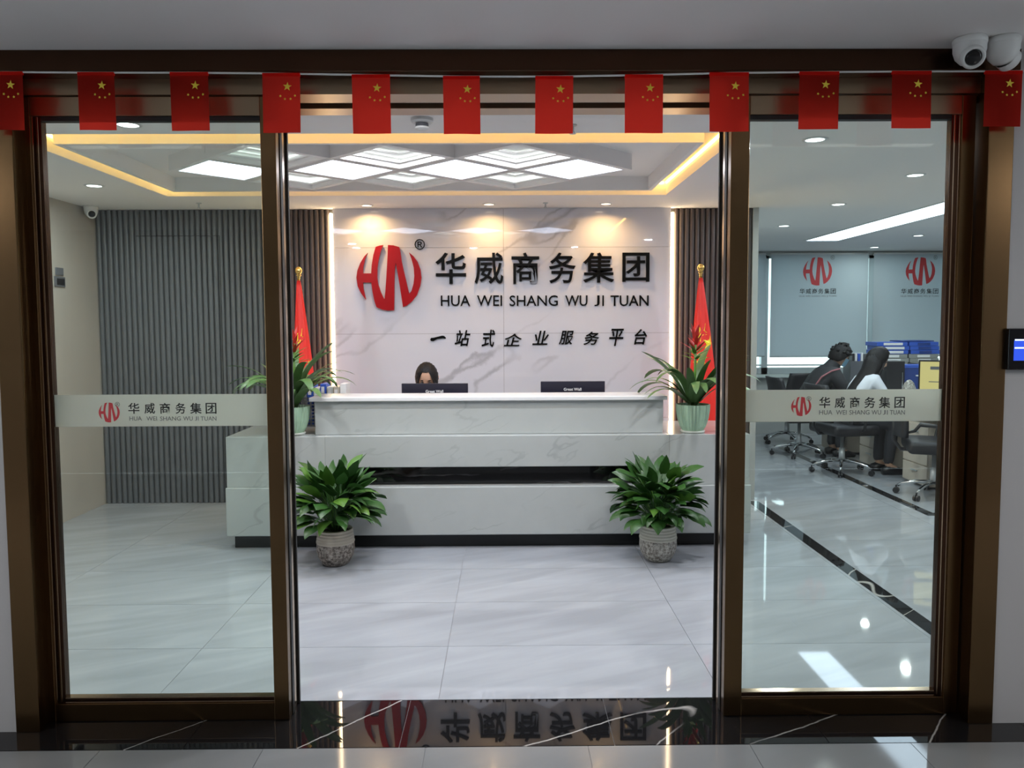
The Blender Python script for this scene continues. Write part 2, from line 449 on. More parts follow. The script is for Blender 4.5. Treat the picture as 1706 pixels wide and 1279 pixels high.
# ---- ceilings
cl = NB()
TX0, TX1, TY0, TY1 = -2.60, 1.254, 4.15, 6.12
box(cl, XL-.1, TX0, 3.2, YB+.1, CZ, CZ+.03); box(cl, TX1, XR, 3.2, YO, CZ, CZ+.03)
box(cl, TX0, TX1, 3.2, TY0, CZ, CZ+.03); box(cl, TX0, TX1, TY1, YB+.1, CZ, CZ+.03)
box(cl, TX0-.02, TX0, TY0, TY1, CZ+.03, CZ+.32); box(cl, TX1, TX1+.02, TY0, TY1, CZ+.03, CZ+.32)
box(cl, TX0, TX1, TY0-.02, TY0, CZ+.03, CZ+.32); box(cl, TX0, TX1, TY1, TY1+.02, CZ+.03, CZ+.32)
box(cl, TX0, TX1, TY0, TY1, CZ+.30, CZ+.34)
obj('ceiling', cl, M['ceiling'], kind='structure')
obj('ceiling_corridor', B(-5.2, 5.2, -2.2, 3.2, CZ, CZ+.1), M['hall_ceiling'], kind='structure')
obj('roof', B(-5.4, XR+.3, -2.4, YO+.3, CZ+.4, CZ+.5), M['wall_office'], kind='structure')

# ---- walls
obj('wall_left', B(XL-.1, XL, 3.16, YB+.1, 0, CZ), M['wall_beige'], kind='structure')
wb = obj('wall_back', B(XL-.1, 2.15, YB+.03, YB+.13, 0, CZ+.0), M['slat_back'], kind='structure')
obj('wall_partition', B(2.15, 2.20, YB+.0, YO, 0, CZ), M['wall_office'], kind='structure')
obj('wall_right', B(XR, XR+.1, 3.1, YO, 0, CZ), M['wall_office'], kind='structure')
obj('wall_front', B(-5.2, -1.88, 2.93, 3.14, 0, CZ), M['wall_hall'], kind='structure')
obj('wall_front', B(1.885, XR+.1, 2.93, 3.14, 0, CZ), M['wall_hall'], kind='structure')
for nm, x0, x1, wnm in (('wall_corridor_left', -5.3, -5.2, 'added_window_2'), ('wall_corridor_right', 5.2, 5.3, 'added_window_3')):
    b = NB(); box(b, x0, x1, -2.2, 2.93, 0, .9); box(b, x0, x1, -2.2, 2.93, 2.3, CZ); box(b, x0, x1, -2.2, -1.2, .9, 2.3); box(b, x0, x1, 1.8, 2.93, .9, 2.3)
    obj(nm, b, M['wall_hall'], kind='structure')
    wq = obj(wnm, B((x0+x1)/2-.003, (x0+x1)/2+.003, -1.2, 1.8, .9, 2.3), M['window_glass'], kind='structure')  # added end window, out of view, lets sky light brighten the corridor
    b = NB()
    for yy in (-1.2, .28, 1.76): box(b, x0+.02, x1-.02, yy, yy+.04, .9, 2.3)
    for z_ in (.9, 2.26): box(b, x0+.02, x1-.02, -1.2, 1.8, z_, z_+.04)
    obj('window_frame', b, M['metal_frame'], wq)
obj('wall_corridor_back', B(-5.3, 5.3, -2.3, -2.2, 0, CZ), M['wall_hall'], kind='structure')

# marble slabs and fluted slats on the back wall
MX0, MX1 = -1.475, 1.435
zz = [0, .74, 1.48, 2.22, CZ]; xx = [MX0, -.01, MX1]
for i in range(2):
    for j in range(4):
        obj('marble_panel', B(xx[i]+.001, xx[i+1]-.001, YB-.02, YB+.03, zz[j]+.001, zz[j+1]-.001), M['marble_wall'], wb)
def slat_mesh(p, w_):
    bm = NB(); h = w_*.5
    prof = [(-h, 0), (-h, -.010), (-h*.75, -.019), (-h*.3, -.023), (h*.3, -.023), (h*.75, -.019), (h, -.010), (h, 0)]
    a = [bm.verts.new((x, y_, .002)) for x, y_ in prof]; b_ = [bm.verts.new((x, y_, CZ-.002)) for x, y_ in prof]
    bm.faces.new(a[::-1]); bm.faces.new(b_)
    for i in range(len(prof)): bm.faces.new((a[i], a[(i+1) % 8], b_[(i+1) % 8], b_[i]))
    bmesh.ops.recalc_face_normals(bm, faces=bm.faces)
    me = bpy.data.meshes.new('slat'); bm.to_mesh(me); bm.free(); me.materials.append(p); return me
def slats(x0, x1, m, y_):
    n_ = round((x1-x0)/.047); p = (x1-x0)/n_; me = slat_mesh(m, p*.80)
    off = wloc(wb)
    for k in range(n_):
        o = bpy.data.objects.new('slat', me); C.objects.link(o); o.parent = wb
        o.location = Vector((x0+(k+.5)*p, y_, 0)) - off
slats(XL, -2.0, M['slat_grey'], YB+.03)
slats(-2.0, MX0-.03, M['slat_brown'], YB+.03)
slats(MX1+.03, 2.15, M['slat_brown'], YB+.03)

# flush hidden door in the grey slats: dark joint lines
pa, pb = at(226, 393, YB), at(365, 393, YB)
obj('door_joint', B(pa.x, pb.x, YB+.004, YB+.012, pa.z-.003, pa.z+.003), M['rubber'], wb)
obj('door_joint', B(pb.x-.003, pb.x+.003, YB+.004, YB+.012, .01, pa.z), M['rubber'], wb)
# ---- office window wall
ww = NB()
box(ww, 2.2, XR, YO, YO+.15, 0, .84); box(ww, 2.2, 3.0, YO, YO+.15, .84, CZ)
box(ww, 6.9, XR, YO, YO+.15, .84, CZ); box(ww, 3.0, 6.9, YO, YO+.15, 2.50, CZ)
obj('wall_window_side', ww, M['wall_office'], kind='structure')
obj('ground_outside', B(-8, 16, YO+.4, YO+22, -6, -5.9), M['ground'], kind='structure')
wn = obj('window_1', B(3.0, 6.9, YO+.09, YO+.10, .90, 2.5), M['window_glass'], kind='structure')
fb = NB()
box(fb, 3.0, 6.9, YO+.03, YO+.13, .84, .93); box(fb, 3.0, 6.9, YO+.03, YO+.13, 2.46, 2.52)
for x in (3.03, 3.652, 5.142, 6.5, 6.86): box(fb, x-.04, x+.045, YO+.03, YO+.13, .84, 2.5)
box(fb, 3.0, 6.9, YO+.05, YO+.11, .955, .975)
obj('window_frame', fb, M['metal_frame'], wn)
obj('window_sill', B(2.2, XR, YO-.12, YO+.03, .80, .84, bev=.004), M['sill'], wn)

# ================================================================== ENTRANCE
# casing around the opening
cs = NB()
box(cs, -1.89, -1.80, 2.925, 3.14, 0, CZ, bev=.003)
box(cs, 1.795, 1.89, 2.925, 3.14, 0, CZ, bev=.003)
obj('trim_1', cs, M['bronze'], kind='structure')
hd = NB()
box(hd, -1.89, 1.89, 2.90, 2.985, 2.478, CZ, bev=.003)
obj('trim_2', hd, M['bronze_dark'], kind='structure')
bmn = NB()
box(bmn, -1.80, 1.795, 2.985, 3.10, 2.42, 2.50); box(bmn, -1.80, 1.795, 3.18, 3.28, 2.42, 2.50); box(bmn, -1.80, 1.795, 2.985, 3.28, 2.50, CZ)
tb = obj('trim_3', bmn, M['bronze_lit'], kind='structure')
obj('track_slot', B(-1.80, 1.795, 3.10, 3.18, 2.44, 2.50), M['rubber'], tb)

def leaf_panel(name, x0, x1, free_right, label, logo_px, ys_px):
    """sliding glass leaf: x0..x1 outer; the free stile is next to the opening"""
    t = thing(name, label, 'door', ((x0+x1)/2, 3.03, 0.001))
    Y0, Y1 = 3.0, 3.045
    wl, wr = (.049, .058) if free_right else (.071, .052)
    zt = 2.418; zr = 2.347
    obj('stile', B(x0, x0+wl, Y0, Y1, .002, zt, bev=.002), M['bronze'], t)
    obj('stile', B(x1-wr, x1, Y0, Y1, .002, zt, bev=.002), M['bronze'], t)
    obj('top_rail', B(x0+wl, x1-wr, Y0+.002, Y1, zr, zt, bev=.002), M['bronze_lit'], t)
    obj('bottom_rail', B(x0+wl, x1-wr, Y0+.002, Y1, .002, .072, bev=.002), M['bronze'], t)
    # glazing beads: edge highlights coloured in as bright strips, dark gap between, at the wall side; one along the bottom and top
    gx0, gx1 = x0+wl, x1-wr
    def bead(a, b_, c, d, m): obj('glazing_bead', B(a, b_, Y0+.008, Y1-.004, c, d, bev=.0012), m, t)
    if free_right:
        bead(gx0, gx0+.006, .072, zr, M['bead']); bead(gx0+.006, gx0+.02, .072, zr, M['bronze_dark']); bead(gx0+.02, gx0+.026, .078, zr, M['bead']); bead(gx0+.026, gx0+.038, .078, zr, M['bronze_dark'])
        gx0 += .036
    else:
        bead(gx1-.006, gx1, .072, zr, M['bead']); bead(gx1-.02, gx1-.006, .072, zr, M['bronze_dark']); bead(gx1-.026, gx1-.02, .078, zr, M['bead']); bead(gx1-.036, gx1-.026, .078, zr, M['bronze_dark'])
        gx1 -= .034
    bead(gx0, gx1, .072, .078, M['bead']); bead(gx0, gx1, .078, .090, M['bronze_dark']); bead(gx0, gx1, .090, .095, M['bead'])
    bead(gx0, gx1, 2.330, zr, M['rubber'])
    g = obj('glass_pane', B(gx0-.004, gx1+.004, 3.020, 3.026, .09, 2.335), M['glass'], t)
    z0, z1 = ys_px
    f = obj('frosted_band', B(gx0, gx1, 3.0175, 3.0195, z0, z1), M['film'], t, label='frosted white film band printed with a red emblem and black lettering')
    (lb, cb, wbs, yc, yp) = logo_px
    YP = 3.0172
    obj('printed_emblem', logo(pxbox(*lb, YP), YP, .0006), M['logo_red_print'], f)
    for ch, (a, b_) in zip(TITLE, cb): obj('printed_character', glyph(ch, *pxbox(a, b_, *yc, YP), YP, .0006, .010), M['ink_print'], f)
    for wd, (a, b_) in zip(("HUA", "WEI", "SHANG", "WU", "JI", "TUAN"), wbs):
        obj('printed_word', glyph(wd, *pxbox(a, b_, *yp, YP), YP, .0006), M['grey_print'], f)
    r_ = (lb[1]-8, lb[1], lb[2]-1, lb[2]+7)
    obj('printed_mark', glyph('\u00ae', *pxbox(*r_, YP), YP, .0006), M['grey_print'], f)
    return t
s = 6.562
cbL = [(140+a/s, 140+b_/s) for a, b_ in ((483, 605), (660, 775), (828, 942), (1000, 1110), (1160, 1285), (1330, 1447))]
wbL = [(140+a/s, 140+b_/s) for a, b_ in ((497, 632), (683, 797), (832, 1058), (1085, 1188), (1213, 1252), (1275, 1447))]
leaf_panel('sliding_door', -1.829, -.861, True, 'bronze-framed glass door leaf to the left of the open doorway, before the grey slat wall',
           ((164.5, 199.5, 670.5, 703.5), cbL, wbL, (671, 689), (693.5, 700.5)), (1.171, 1.295))
s = 4.125
cbR = [(1240+a/s, 1240+b_/s) for a, b_ in ((515, 590), (622, 692), (725, 793), (825, 900), (925, 1003), (1032, 1103))]
wbR = [(1240+a/s, 1240+b_/s) for a, b_ in ((515, 605), (630, 703), (722, 860), (875, 940), (952, 985), (1000, 1103))]
leaf_panel('sliding_door', .861, 1.79, False, 'bronze-framed glass door leaf to the right of the open doorway, before the office',
           ((1318, 1351.5, 661, 693), cbR, wbR, (661, 679.5), (683, 690.5)), (1.175, 1.300))
# second, parked leaf edge behind each front leaf
for sx, lab in ((-1, 'narrow steel leaf edge parked behind the left glass door'), (1, 'narrow steel leaf edge parked behind the right glass door')):
    t = thing('door_post', lab, 'door post', (sx*.885, 3.12, .001))
    obj('post', B(sx*.862, sx*.905, 3.075, 3.135, .002, 2.418, bev=.002), M['bead'], t)
    obj('gasket', B(sx*.858, sx*.9, 3.046, 3.074, .002, 2.418), M['rubber'], t)
    obj('brush_seal', B(sx*.855, sx*.9, 3.136, 3.15, .002, 2.418), M['rubber'], t)

# ================================================================== CEILING ISLAND
IX0, IX1, IY0, IY1 = -2.47, 1.105, 4.37, 5.925
isl = thing('ceiling_light_island', 'suspended white ceiling island with a diamond lattice of lit panels and an amber cove', 'ceiling light', ((IX0+IX1)/2, (IY0+IY1)/2, CZ))
ISZ = CZ+.10
b = NB(); box(b, IX0, IX1, IY0, IY1, ISZ, ISZ+.03)
obj('field', b, M['ceiling'], isl)
b = NB(); r_ = .03
box(b, IX0, IX1, IY0, IY0+r_, CZ, ISZ); box(b, IX0, IX1, IY1-r_, IY1, CZ, ISZ)
box(b, IX0, IX0+r_, IY0+r_, IY1-r_, CZ, ISZ); box(b, IX1-r_, IX1, IY0+r_, IY1-r_, CZ, ISZ)
obj('rim', b, M['ceiling'], isl)
zc = CZ+.085
for a in ((TX0+.02, TX1-.02, TY0+.001, TY0+.011), (TX0+.02, TX1-.02, TY1-.011, TY1-.001), (TX0+.001, TX0+.011, TY0+.02, TY1-.02), (TX1-.011, TX1-.001, TY0+.02, TY1-.02)):
    obj('amber_strip', B(*a, zc, zc+.014), M['cove'], isl)
# hangers to the slab
for x in (-2.1, -.7, .8):
    for y in (4.7, 5.6): obj('hanger', tube(NB(), [(x, y, ISZ+.03), (x, y, CZ+.30)], .006, 6), M['metal_frame'], isl)
PCH = .745; HD = PCH/2
def sq(cx, cy, h, z): return [(cx+h, cy, z), (cx, cy+h, z), (cx-h, cy, z), (cx, cy-h, z)]
def ring(bm, cx, cy, ho, hi, z0, z1):
    A = [bm.verts.new(p) for p in sq(cx, cy, ho, z0)]; Bq = [bm.verts.new(p) for p in sq(cx, cy, hi, z0)]
    A2 = [bm.verts.new(p) for p in sq(cx, cy, ho, z1)]; B2 = [bm.verts.new(p) for p in sq(cx, cy, hi, z1)]
    for k in range(4):
        j = (k+1) % 4
        bm.faces.new((A[k], A[j], Bq[j], Bq[k])); bm.faces.new((A2[k], B2[k], B2[j], A2[j]))
        bm.faces.new((A[k], A2[k], A2[j], A[j])); bm.faces.new((Bq[k], Bq[j], B2[j], B2[k]))
    bmesh.ops.recalc_face_normals(bm, faces=bm.faces)
lights = [(-1.785+PCH*k, 5.13) for k in range(4)]
cof = [(-1.785+HD+PCH*k, 5.13+sg*HD) for sg in (-1, 1) for k in range(3)]
for cx, cy in lights:
    b = NB(); ring(b, cx, cy, HD+.006, .318, CZ, ISZ); fr = obj('coffer_frame', b, M['ceiling'], isl)
    b = NB(); v = [b.verts.new(p) for p in sq(cx, cy, .320, CZ+.012)]; b.faces.new(v[::-1])
    v2 = [b.verts.new(p) for p in sq(cx, cy, .320, CZ+.02)]; b.faces.new(v2)
    for k in range(4): b.faces.new((v[k], v[(k+1) % 4], v2[(k+1) % 4], v2[k]))
    obj('light_panel', b, M['panel_white'], fr)
for i, (cx, cy) in enumerate(cof):
    b = NB(); ring(b, cx, cy, HD+.006, .318, CZ, CZ+.03); fr = obj('coffer_frame', b, M['ceiling'], isl)
    b = NB()
    for (ho, hi, z0) in ((HD, .290, CZ+.030), (HD-.008, .232, CZ+.072)): ring(b, cx, cy, ho, hi, z0, z0+.010)
    ring(b, cx, cy, HD+.004, HD-.006, CZ+.03, ISZ)
    obj('step_moulding', b, M['ceiling'], fr)
    b = NB(); ring(b, cx, cy, .362, .350, CZ+.0405, CZ+.0475); ring(b, cx, cy, .352, .340, CZ+.0825, CZ+.0885)
    obj('hidden_strip', b, M['coffer_strip'], fr)

# ================================================================== DOWNLIGHTS
def downlight(x, y, z, label, group, warm=False, r=.05, pw=1.):
    t = thing('downlight', label, 'downlight', (x, y, z), group)
    b = NB(); lathe(b, [(r, .0), (r, -.006), (r*1.28, -.006), (r*1.35, .0)], (x, y, z)); obj('trim_ring', b, M['white_bright'], t, smooth=True)
    b = NB(); lathe(b, [(0, -.003), (r, -.003), (r, -.001), (0, -.001)], (x, y, z)); obj('lens', b, M['lamp_warm' if warm else 'lamp_white'], t)
    if warm:
        area_light('lamp', t, (x, y, z-.012), r*1.6, K_WARM, (1, .60, .24), rot=(math.radians(10), 0, 0), spread=math.radians(140))
    else:
        area_light('lamp', t, (x, y, z-.012), r*1.8, K_DOWN*pw, (.93, .96, 1))
    return t
gA = 'white downlights in the office ceiling'
downlight(1.69, 4.30, CZ, 'white downlight in the office ceiling nearest the right glass door', gA)
downlight(2.78, 5.33, CZ, 'second white downlight of the office row counted from the doorway', gA)
downlight(2.81, 6.62, CZ, 'third white downlight of the office row, left of the long light', gA)
downlight(2.87, 8.07, CZ, 'white downlight of the office row nearest the grey slat wall end', gA)
downlight(4.75, 9.0, CZ, 'white downlight in the office ceiling right of the long light', gA)
downlight(4.9, 10.38, CZ, 'white downlight just before the gap between the two printed blinds', gA, pw=.3)
gB = 'white downlights in the reception ceiling'
downlight(-2.91, 5.64, CZ, 'white downlight above the beige left wall beside the amber cove', gB)
downlight(-1.86, 3.95, CZ, 'white downlight close to the door head above the left glass leaf', gB)
downlight(-.667, 4.62, CZ+.098, 'small white downlight in the near middle coffer of the ceiling island', gB, r=.045)
downlight(.078, 4.62, CZ+.098, 'small white downlight in the near right coffer of the ceiling island', gB, r=.045)
gC = 'warm downlights washing the marble wall'
downlight(-1.147, 6.60, CZ, 'warm downlight washing the marble wall above the red emblem', gC, True, .04)
downlight(-.128, 6.56, CZ, 'warm downlight washing the marble wall at its middle joint', gC, True, .04)
downlight(.844, 6.55, CZ, 'warm downlight washing the marble wall above the last title character', gC, True, .04)

downlight(-1.9, 3.45, CZ, 'added unseen white downlight above the inner side of the left glass leaf', gB)  # added reception lamps out of view, for more light inside the door
downlight(-.4, 3.40, CZ, 'added unseen white downlight just inside the doorway, left of its centre', gB)
downlight(.9, 3.45, CZ, 'added unseen white downlight just inside the doorway above the right door stile', gB)
downlight(4.4, 4.6, CZ, 'added white downlight near the corridor side of the office, outside the picture', gA)  # added office lamps out of view, for more light
downlight(5.6, 6.6, CZ, 'added unseen white downlight above the right side of the office desks', gA)
for sx, lab in ((-1, 'added unseen fill light panel in the left part of the corridor ceiling'), (1, 'added unseen fill light panel in the right part of the corridor ceiling')):
    t = thing('fill_panel_light', lab, 'ceiling light', (sx*4.1, 1.0, CZ))  # added fill panel out of view, brightens the corridor
    obj('diffuser', B(sx*3.5, sx*4.7, .4, 1.6, CZ-.006, CZ-.001), M['side_fill'], t)
    fb_ = NB(); box(fb_, sx*3.47, sx*3.5, .37, 1.63, CZ-.01, CZ); box(fb_, sx*4.7, sx*4.73, .37, 1.63, CZ-.01, CZ); box(fb_, sx*3.5, sx*4.7, .37, .4, CZ-.01, CZ); box(fb_, sx*3.5, sx*4.7, 1.6, 1.63, CZ-.01, CZ)
    obj('frame', fb_, M['white_bright'], t)
# long office light and corridor line
t = thing('linear_ceiling_light', 'long white recessed light strip in the office ceiling', 'ceiling light', (3.83, 7.6, CZ))
obj('diffuser', B(3.64, 4.02, 5.6, 9.48, CZ-.006, CZ-.001), M['office_light'], t)
b = NB()
for a in ((3.62, 3.64, 5.58, 9.5), (4.02, 4.04, 5.58, 9.5), (3.64, 4.02, 5.58, 5.6), (3.64, 4.02, 9.48, 9.5)): box(b, *a, CZ-.008, CZ)
obj('frame', b, M['white_bright'], t)
t = thing('linear_corridor_light', 'slim line light in the corridor ceiling before the glass doors', 'ceiling light', (0, 1.6, CZ))
obj('diffuser', B(-2.4, 2.4, 1.58, 1.63, CZ-.006, CZ-.001), M['hall_light'], t)

# vertical warm LED strips
for x, lab in ((-1.490, 'glowing warm light strip between the marble and the left brown slats'), (1.450, 'glowing warm light strip between the marble and the right brown slats')):
    t = thing('light_strip', lab, 'light strip', (x, YB, .01), 'vertical warm light strips')
    obj('diffuser', B(x-.008, x+.008, YB-.026, YB+.025, .012, CZ-.04), M['led'], t)
    obj('channel', B(x-.013, x+.013, YB+.0255, YB+.0295, .01, CZ-.035), M['metal_frame'], t)

# ceiling details
def dome_small(name, x, y, label, cat):
    t = thing(name, label, cat, (x, y, CZ))
    obj('base', lathe(NB(), [(0, 0), (.055, 0), (.055, -.014), (.046, -.022), (0, -.022)], (x, y, CZ)), M['white'], t, smooth=False)
    obj('sensing_head', lathe(NB(), [(.030, -.022), (.032, -.034), (.026, -.044), (0, -.046)], (x, y, CZ)), M['grey_dark'], t)
    obj('cap', lathe(NB(), [(.034, -.040), (.034, -.048), (.02, -.054), (0, -.055)], (x, y, CZ)), M['white'], t)
dome_small('smoke_detector', -.397, 3.86, 'white round smoke detector under the reception ceiling beside the third flag gap', 'smoke detector')
for x, y, lab in ((.345, 3.98, 'small pendent sprinkler head near the door under the reception ceiling'), (-2.487, 6.45, 'small sprinkler head in the ceiling before the grey slat wall'), (.339, 6.50, 'small sprinkler head in the ceiling before the marble wall')):
    t = thing('sprinkler', lab, 'sprinkler', (x, y, CZ), 'ceiling sprinklers')
    obj('body', lathe(NB(), [(0, 0), (.022, 0), (.02, -.006), (.007, -.008), (.006, -.035), (0, -.036)], (x, y, CZ), 14), M['metal_frame'], t)
    obj('deflector', lathe(NB(), [(0, -.042), (.016, -.042), (.016, -.045), (0, -.045)], (x, y, CZ), 14), M['metal_frame'], t)
    b = NB(); tube(b, [(x-.009, y, CZ-.034), (x-.006, y, CZ-.042)], .002, 5); tube(b, [(x+.009, y, CZ-.034), (x+.006, y, CZ-.042)], .002, 5)
    tube(b, [(x-.009, y, CZ-.034), (x+.009, y, CZ-.034)], .002, 5)
    obj('yoke', b, M['metal_frame'], t)

def dome_camera(x, y, label, look, s=1., z=CZ):
    t = thing('security_camera', label, 'security camera', (x, y, z))
    obj('mount', lathe(NB(), [(0, 0), (.052*s, 0), (.056*s, -.006*s), (.056*s, -.020*s), (.050*s, -.026*s), (0, -.026*s)], (x, y, z)), M['white'], t, smooth=True)
    # turret: lower housing, an eyeball with a dark lens
    prof = [(.054*s, -.022*s), (.053*s, -.045*s), (.046*s, -.068*s), (.030*s, -.086*s), (0, -.093*s)]
    obj('housing', lathe(NB(), prof, (x, y, z)), M['white'], t, smooth=True)
    d = Vector(look).normalized(); c = Vector((x, y, z-.054*s))
    b = NB(); q = d.to_track_quat('Z', 'Y').to_matrix().to_4x4(); q.translation = c
    lathe(b, [(.040*s, .020*s), (.040*s, .046*s), (.036*s, .052*s), (.030*s, .052*s), (.028*s, .048*s), (0, .048*s)], (0, 0, 0))
    bmesh.ops.transform(b, matrix=q, verts=b.verts); obj('eyeball', b, M['white'], t, smooth=True)
    b = NB(); lathe(b, [(0, .0485*s), (.027*s, .0490*s), (.020*s, .053*s), (0, .055*s)], (0, 0, 0))
    bmesh.ops.transform(b, matrix=q, verts=b.verts); obj('lens', b, M['black_gloss'], t, smooth=True)
dome_camera(1.640, 2.80, 'white turret security camera with its black lens turned to the viewer', (-.18, -.8, -.5), 1.0)
dome_camera(1.757, 2.80, 'white turret security camera turned away at the right edge of the corridor ceiling', (.75, .35, -.35), 1.0)
dome_camera(-3.44, 6.60, 'small white dome camera in the corner above the grey slats', (.55, -.8, -.35), 1.0)

# ================================================================== BACK WALL LETTERING
s = 3.0464
def ZB(a, b_, c, d, Y): return pxbox(560+a/s, 560+b_/s, 380+c/s, 380+d/s, Y)
YM = YB-.021
tx = thing('wall_emblem', 'big red acrylic circular emblem of two interlocked letters on the marble wall', 'emblem', (-1.0, YM, 1.7))
s9 = 8.527
obj('emblem_face', logo(pxbox(580+120/s9, 580+1042/s9, 380+240/s9, 380+1170/s9, YM-.02), YM-.008, .022), M['logo_red'], tx)
for px, py in ((200/s9, 700/s9), (380/s9, 1000/s9), (620/s9, 400/s9), (620/s9, 1000/s9), (990/s9, 700/s9), (820/s9, 1000/s9)):
    p = at(580+px, 380+py, YM); obj('standoff_pin', tube(NB(), [(p.x, YM, p.z), (p.x, YM-.009, p.z)], .006, 8), M['chrome'], tx)
obj('registered_mark', glyph('\u00ae', *pxbox(580+945/s9, 580+1092/s9, 380+155/s9, 380+308/s9, YM), YM, .008, .002), M['ink'], tx)
tt = thing('title_lettering', 'row of six heavy black raised Chinese characters on the marble wall', 'lettering', (.4, YM, 1.98))
for ch, (a, b_, c, d) in zip(TITLE, ((505, 660, 125, 283), (703, 848, 125, 283), (890, 1030, 125, 283), (1080, 1215, 125, 280), (1253, 1410, 125, 277), (1452, 1588, 125, 272))):
    obj('character', glyph(ch, *ZB(a, b_, c, d, YM), YM, .025, .010), M['ink'], tt)
tp = thing('latin_lettering', 'row of thin black raised capital letters under the Chinese title', 'lettering', (.4, YM, 1.8))
for wd, (a, b_) in zip(("HUA", "WEI", "SHANG", "WU", "JI", "TUAN"), ((532, 680), (715, 842), (880, 1125), (1163, 1275), (1310, 1358), (1392, 1585))):
    letters(wd, ZB(a, b_, 341, 395, YM), YM, .012, M['ink'], tp, .004)
ts = thing('slogan_lettering', 'lowest row of nine small black brush-style Chinese characters on the marble wall', 'lettering', (.3, YM, 1.4))
for ch, q in zip(SLOGAN, ((478, 558, 545, 573), (602, 682, 517, 598), (738, 808, 515, 603), (850, 943, 535, 598), (995, 1080, 520, 592), (1130, 1205, 520, 590), (1255, 1335, 525, 592), (1385, 1460, 510, 597), (1512, 1577, 512, 590))):
    if ch == SLOGAN[0]:
        bx0, bx1, bz0, bz1 = ZB(*q, YM)
        obj('character', prism(NB(), [(bx0+(bx1-bx0)*u, bz0+(bz1-bz0)*v) for u, v in ((0, .28), (.06, .02), (.2, .0), (.45, .38), (.8, .52), (.97, .42), (1, .62), (.88, .95), (.75, 1), (.5, .82), (.2, .62), (.05, .6))], YM-.012, YM), M['ink'], ts); continue
    obj('character', glyph(ch, *ZB(*q, YM), YM, .012, .012, .22), M['ink'], ts)

# ================================================================== RECEPTION DESK
rd = thing('reception_desk', 'long stepped pale marble reception desk with a black recessed band and raised counter', 'desk', (-.12, 5.7, 0))
DX0, DX1 = -1.935, 1.70
RX0, RX1 = -1.25, 1.14
b = NB(); box(b, DX0+.03, DX1-.04, 5.415, 5.60, 0.001, .097); box(b, DX0+.03, RX0-.02, 5.60, 6.12, 0.001, .097); box(b, RX1+.02, DX1-.04, 5.60, 6.12, 0.001, .097)
obj('kick_plate', b, M['kick'], rd)
b = NB(); box(b, DX0-.005, DX1+.008, 5.35, 5.62, .097, .437, bev=.006); box(b, DX0-.005, RX0, 5.62, 6.14, .097, .437); box(b, RX1, DX1+.008, 5.62, 6.14, .097, .437)
obj('base_block', b, M['marble_desk'], rd)
obj('worktop', B(RX0, RX1, 5.72, 6.04, .762, .789), M['desk_top'], rd)
b = NB()
box(b, DX0, RX0, 5.37, 6.14, .437, .79, bev=.003); box(b, RX1, DX1, 5.37, 6.14, .437, .79, bev=.003)
box(b, RX0, RX1, 5.37, 5.72, .572, .79, bev=.003)
obj('lower_block', b, M['marble_desk'], rd)
obj('recessed_band', B(RX0, RX1, 5.44, 5.60, .438, .571), M['black_band'], rd)
obj('counter_block', B(-1.335, 1.11, 5.45, 5.70, .791, 1.025, bev=.003), M['marble_desk'], rd)
obj('countertop', B(-1.368, 1.135, 5.42, 5.75, 1.027, 1.055, bev=.004), M['white_bright'], rd)

# monitors on the desk (backs towards the viewer)
def desk_monitor(px0, px1, py0, py1, Y, label, tilt):
    c = at((px0+px1)/2, py0, Y); w_ = at(px1, py0, Y).x - at(px0, py0, Y).x
    zt = c.z; zb = zt-.34; x0, x1 = c.x-w_/2, c.x+w_/2
    t = thing('monitor', label, 'monitor', (c.x, Y+.05, .79))
    obj('shell', B(x0, x1, Y, Y+.018, zb, zt, bev=.003), M['monitor'], t)
    obj('rear_housing', B(x0+.03, x1-.03, Y-.02, Y+.001, zb+.02, zt-.09, bev=.005), M['monitor'], t)
    obj('screen', B(x0+.006, x1-.006, Y+.0182, Y+.0195, zb+.015, zt-.006), M['black_gloss'], t)
    obj('stand', B(c.x-.03, c.x+.03, Y+.02, Y+.035, .795, zb+.08), M['monitor'], t)
    obj('foot', B(c.x-.11, c.x+.11, Y-.05, Y+.13, .791, .80, bev=.003), M['monitor'], t)
    obj('lettering', glyph('Great Wall', c.x-.07, c.x+.065, zt-.072, zt-.05, Y-.0002, .0015, .015), M['white_print'], t)
    t.rotation_euler = (0, 0, tilt)
    return t
desk_monitor(669, 780, 638.5, 661, 5.95, 'dark monitor on the desk in front of the seated receptionist, its back to the viewer', -.03)
desk_monitor(901, 1008, 635, 659, 5.95, 'dark monitor on the right half of the desk with nobody behind it', -.01)

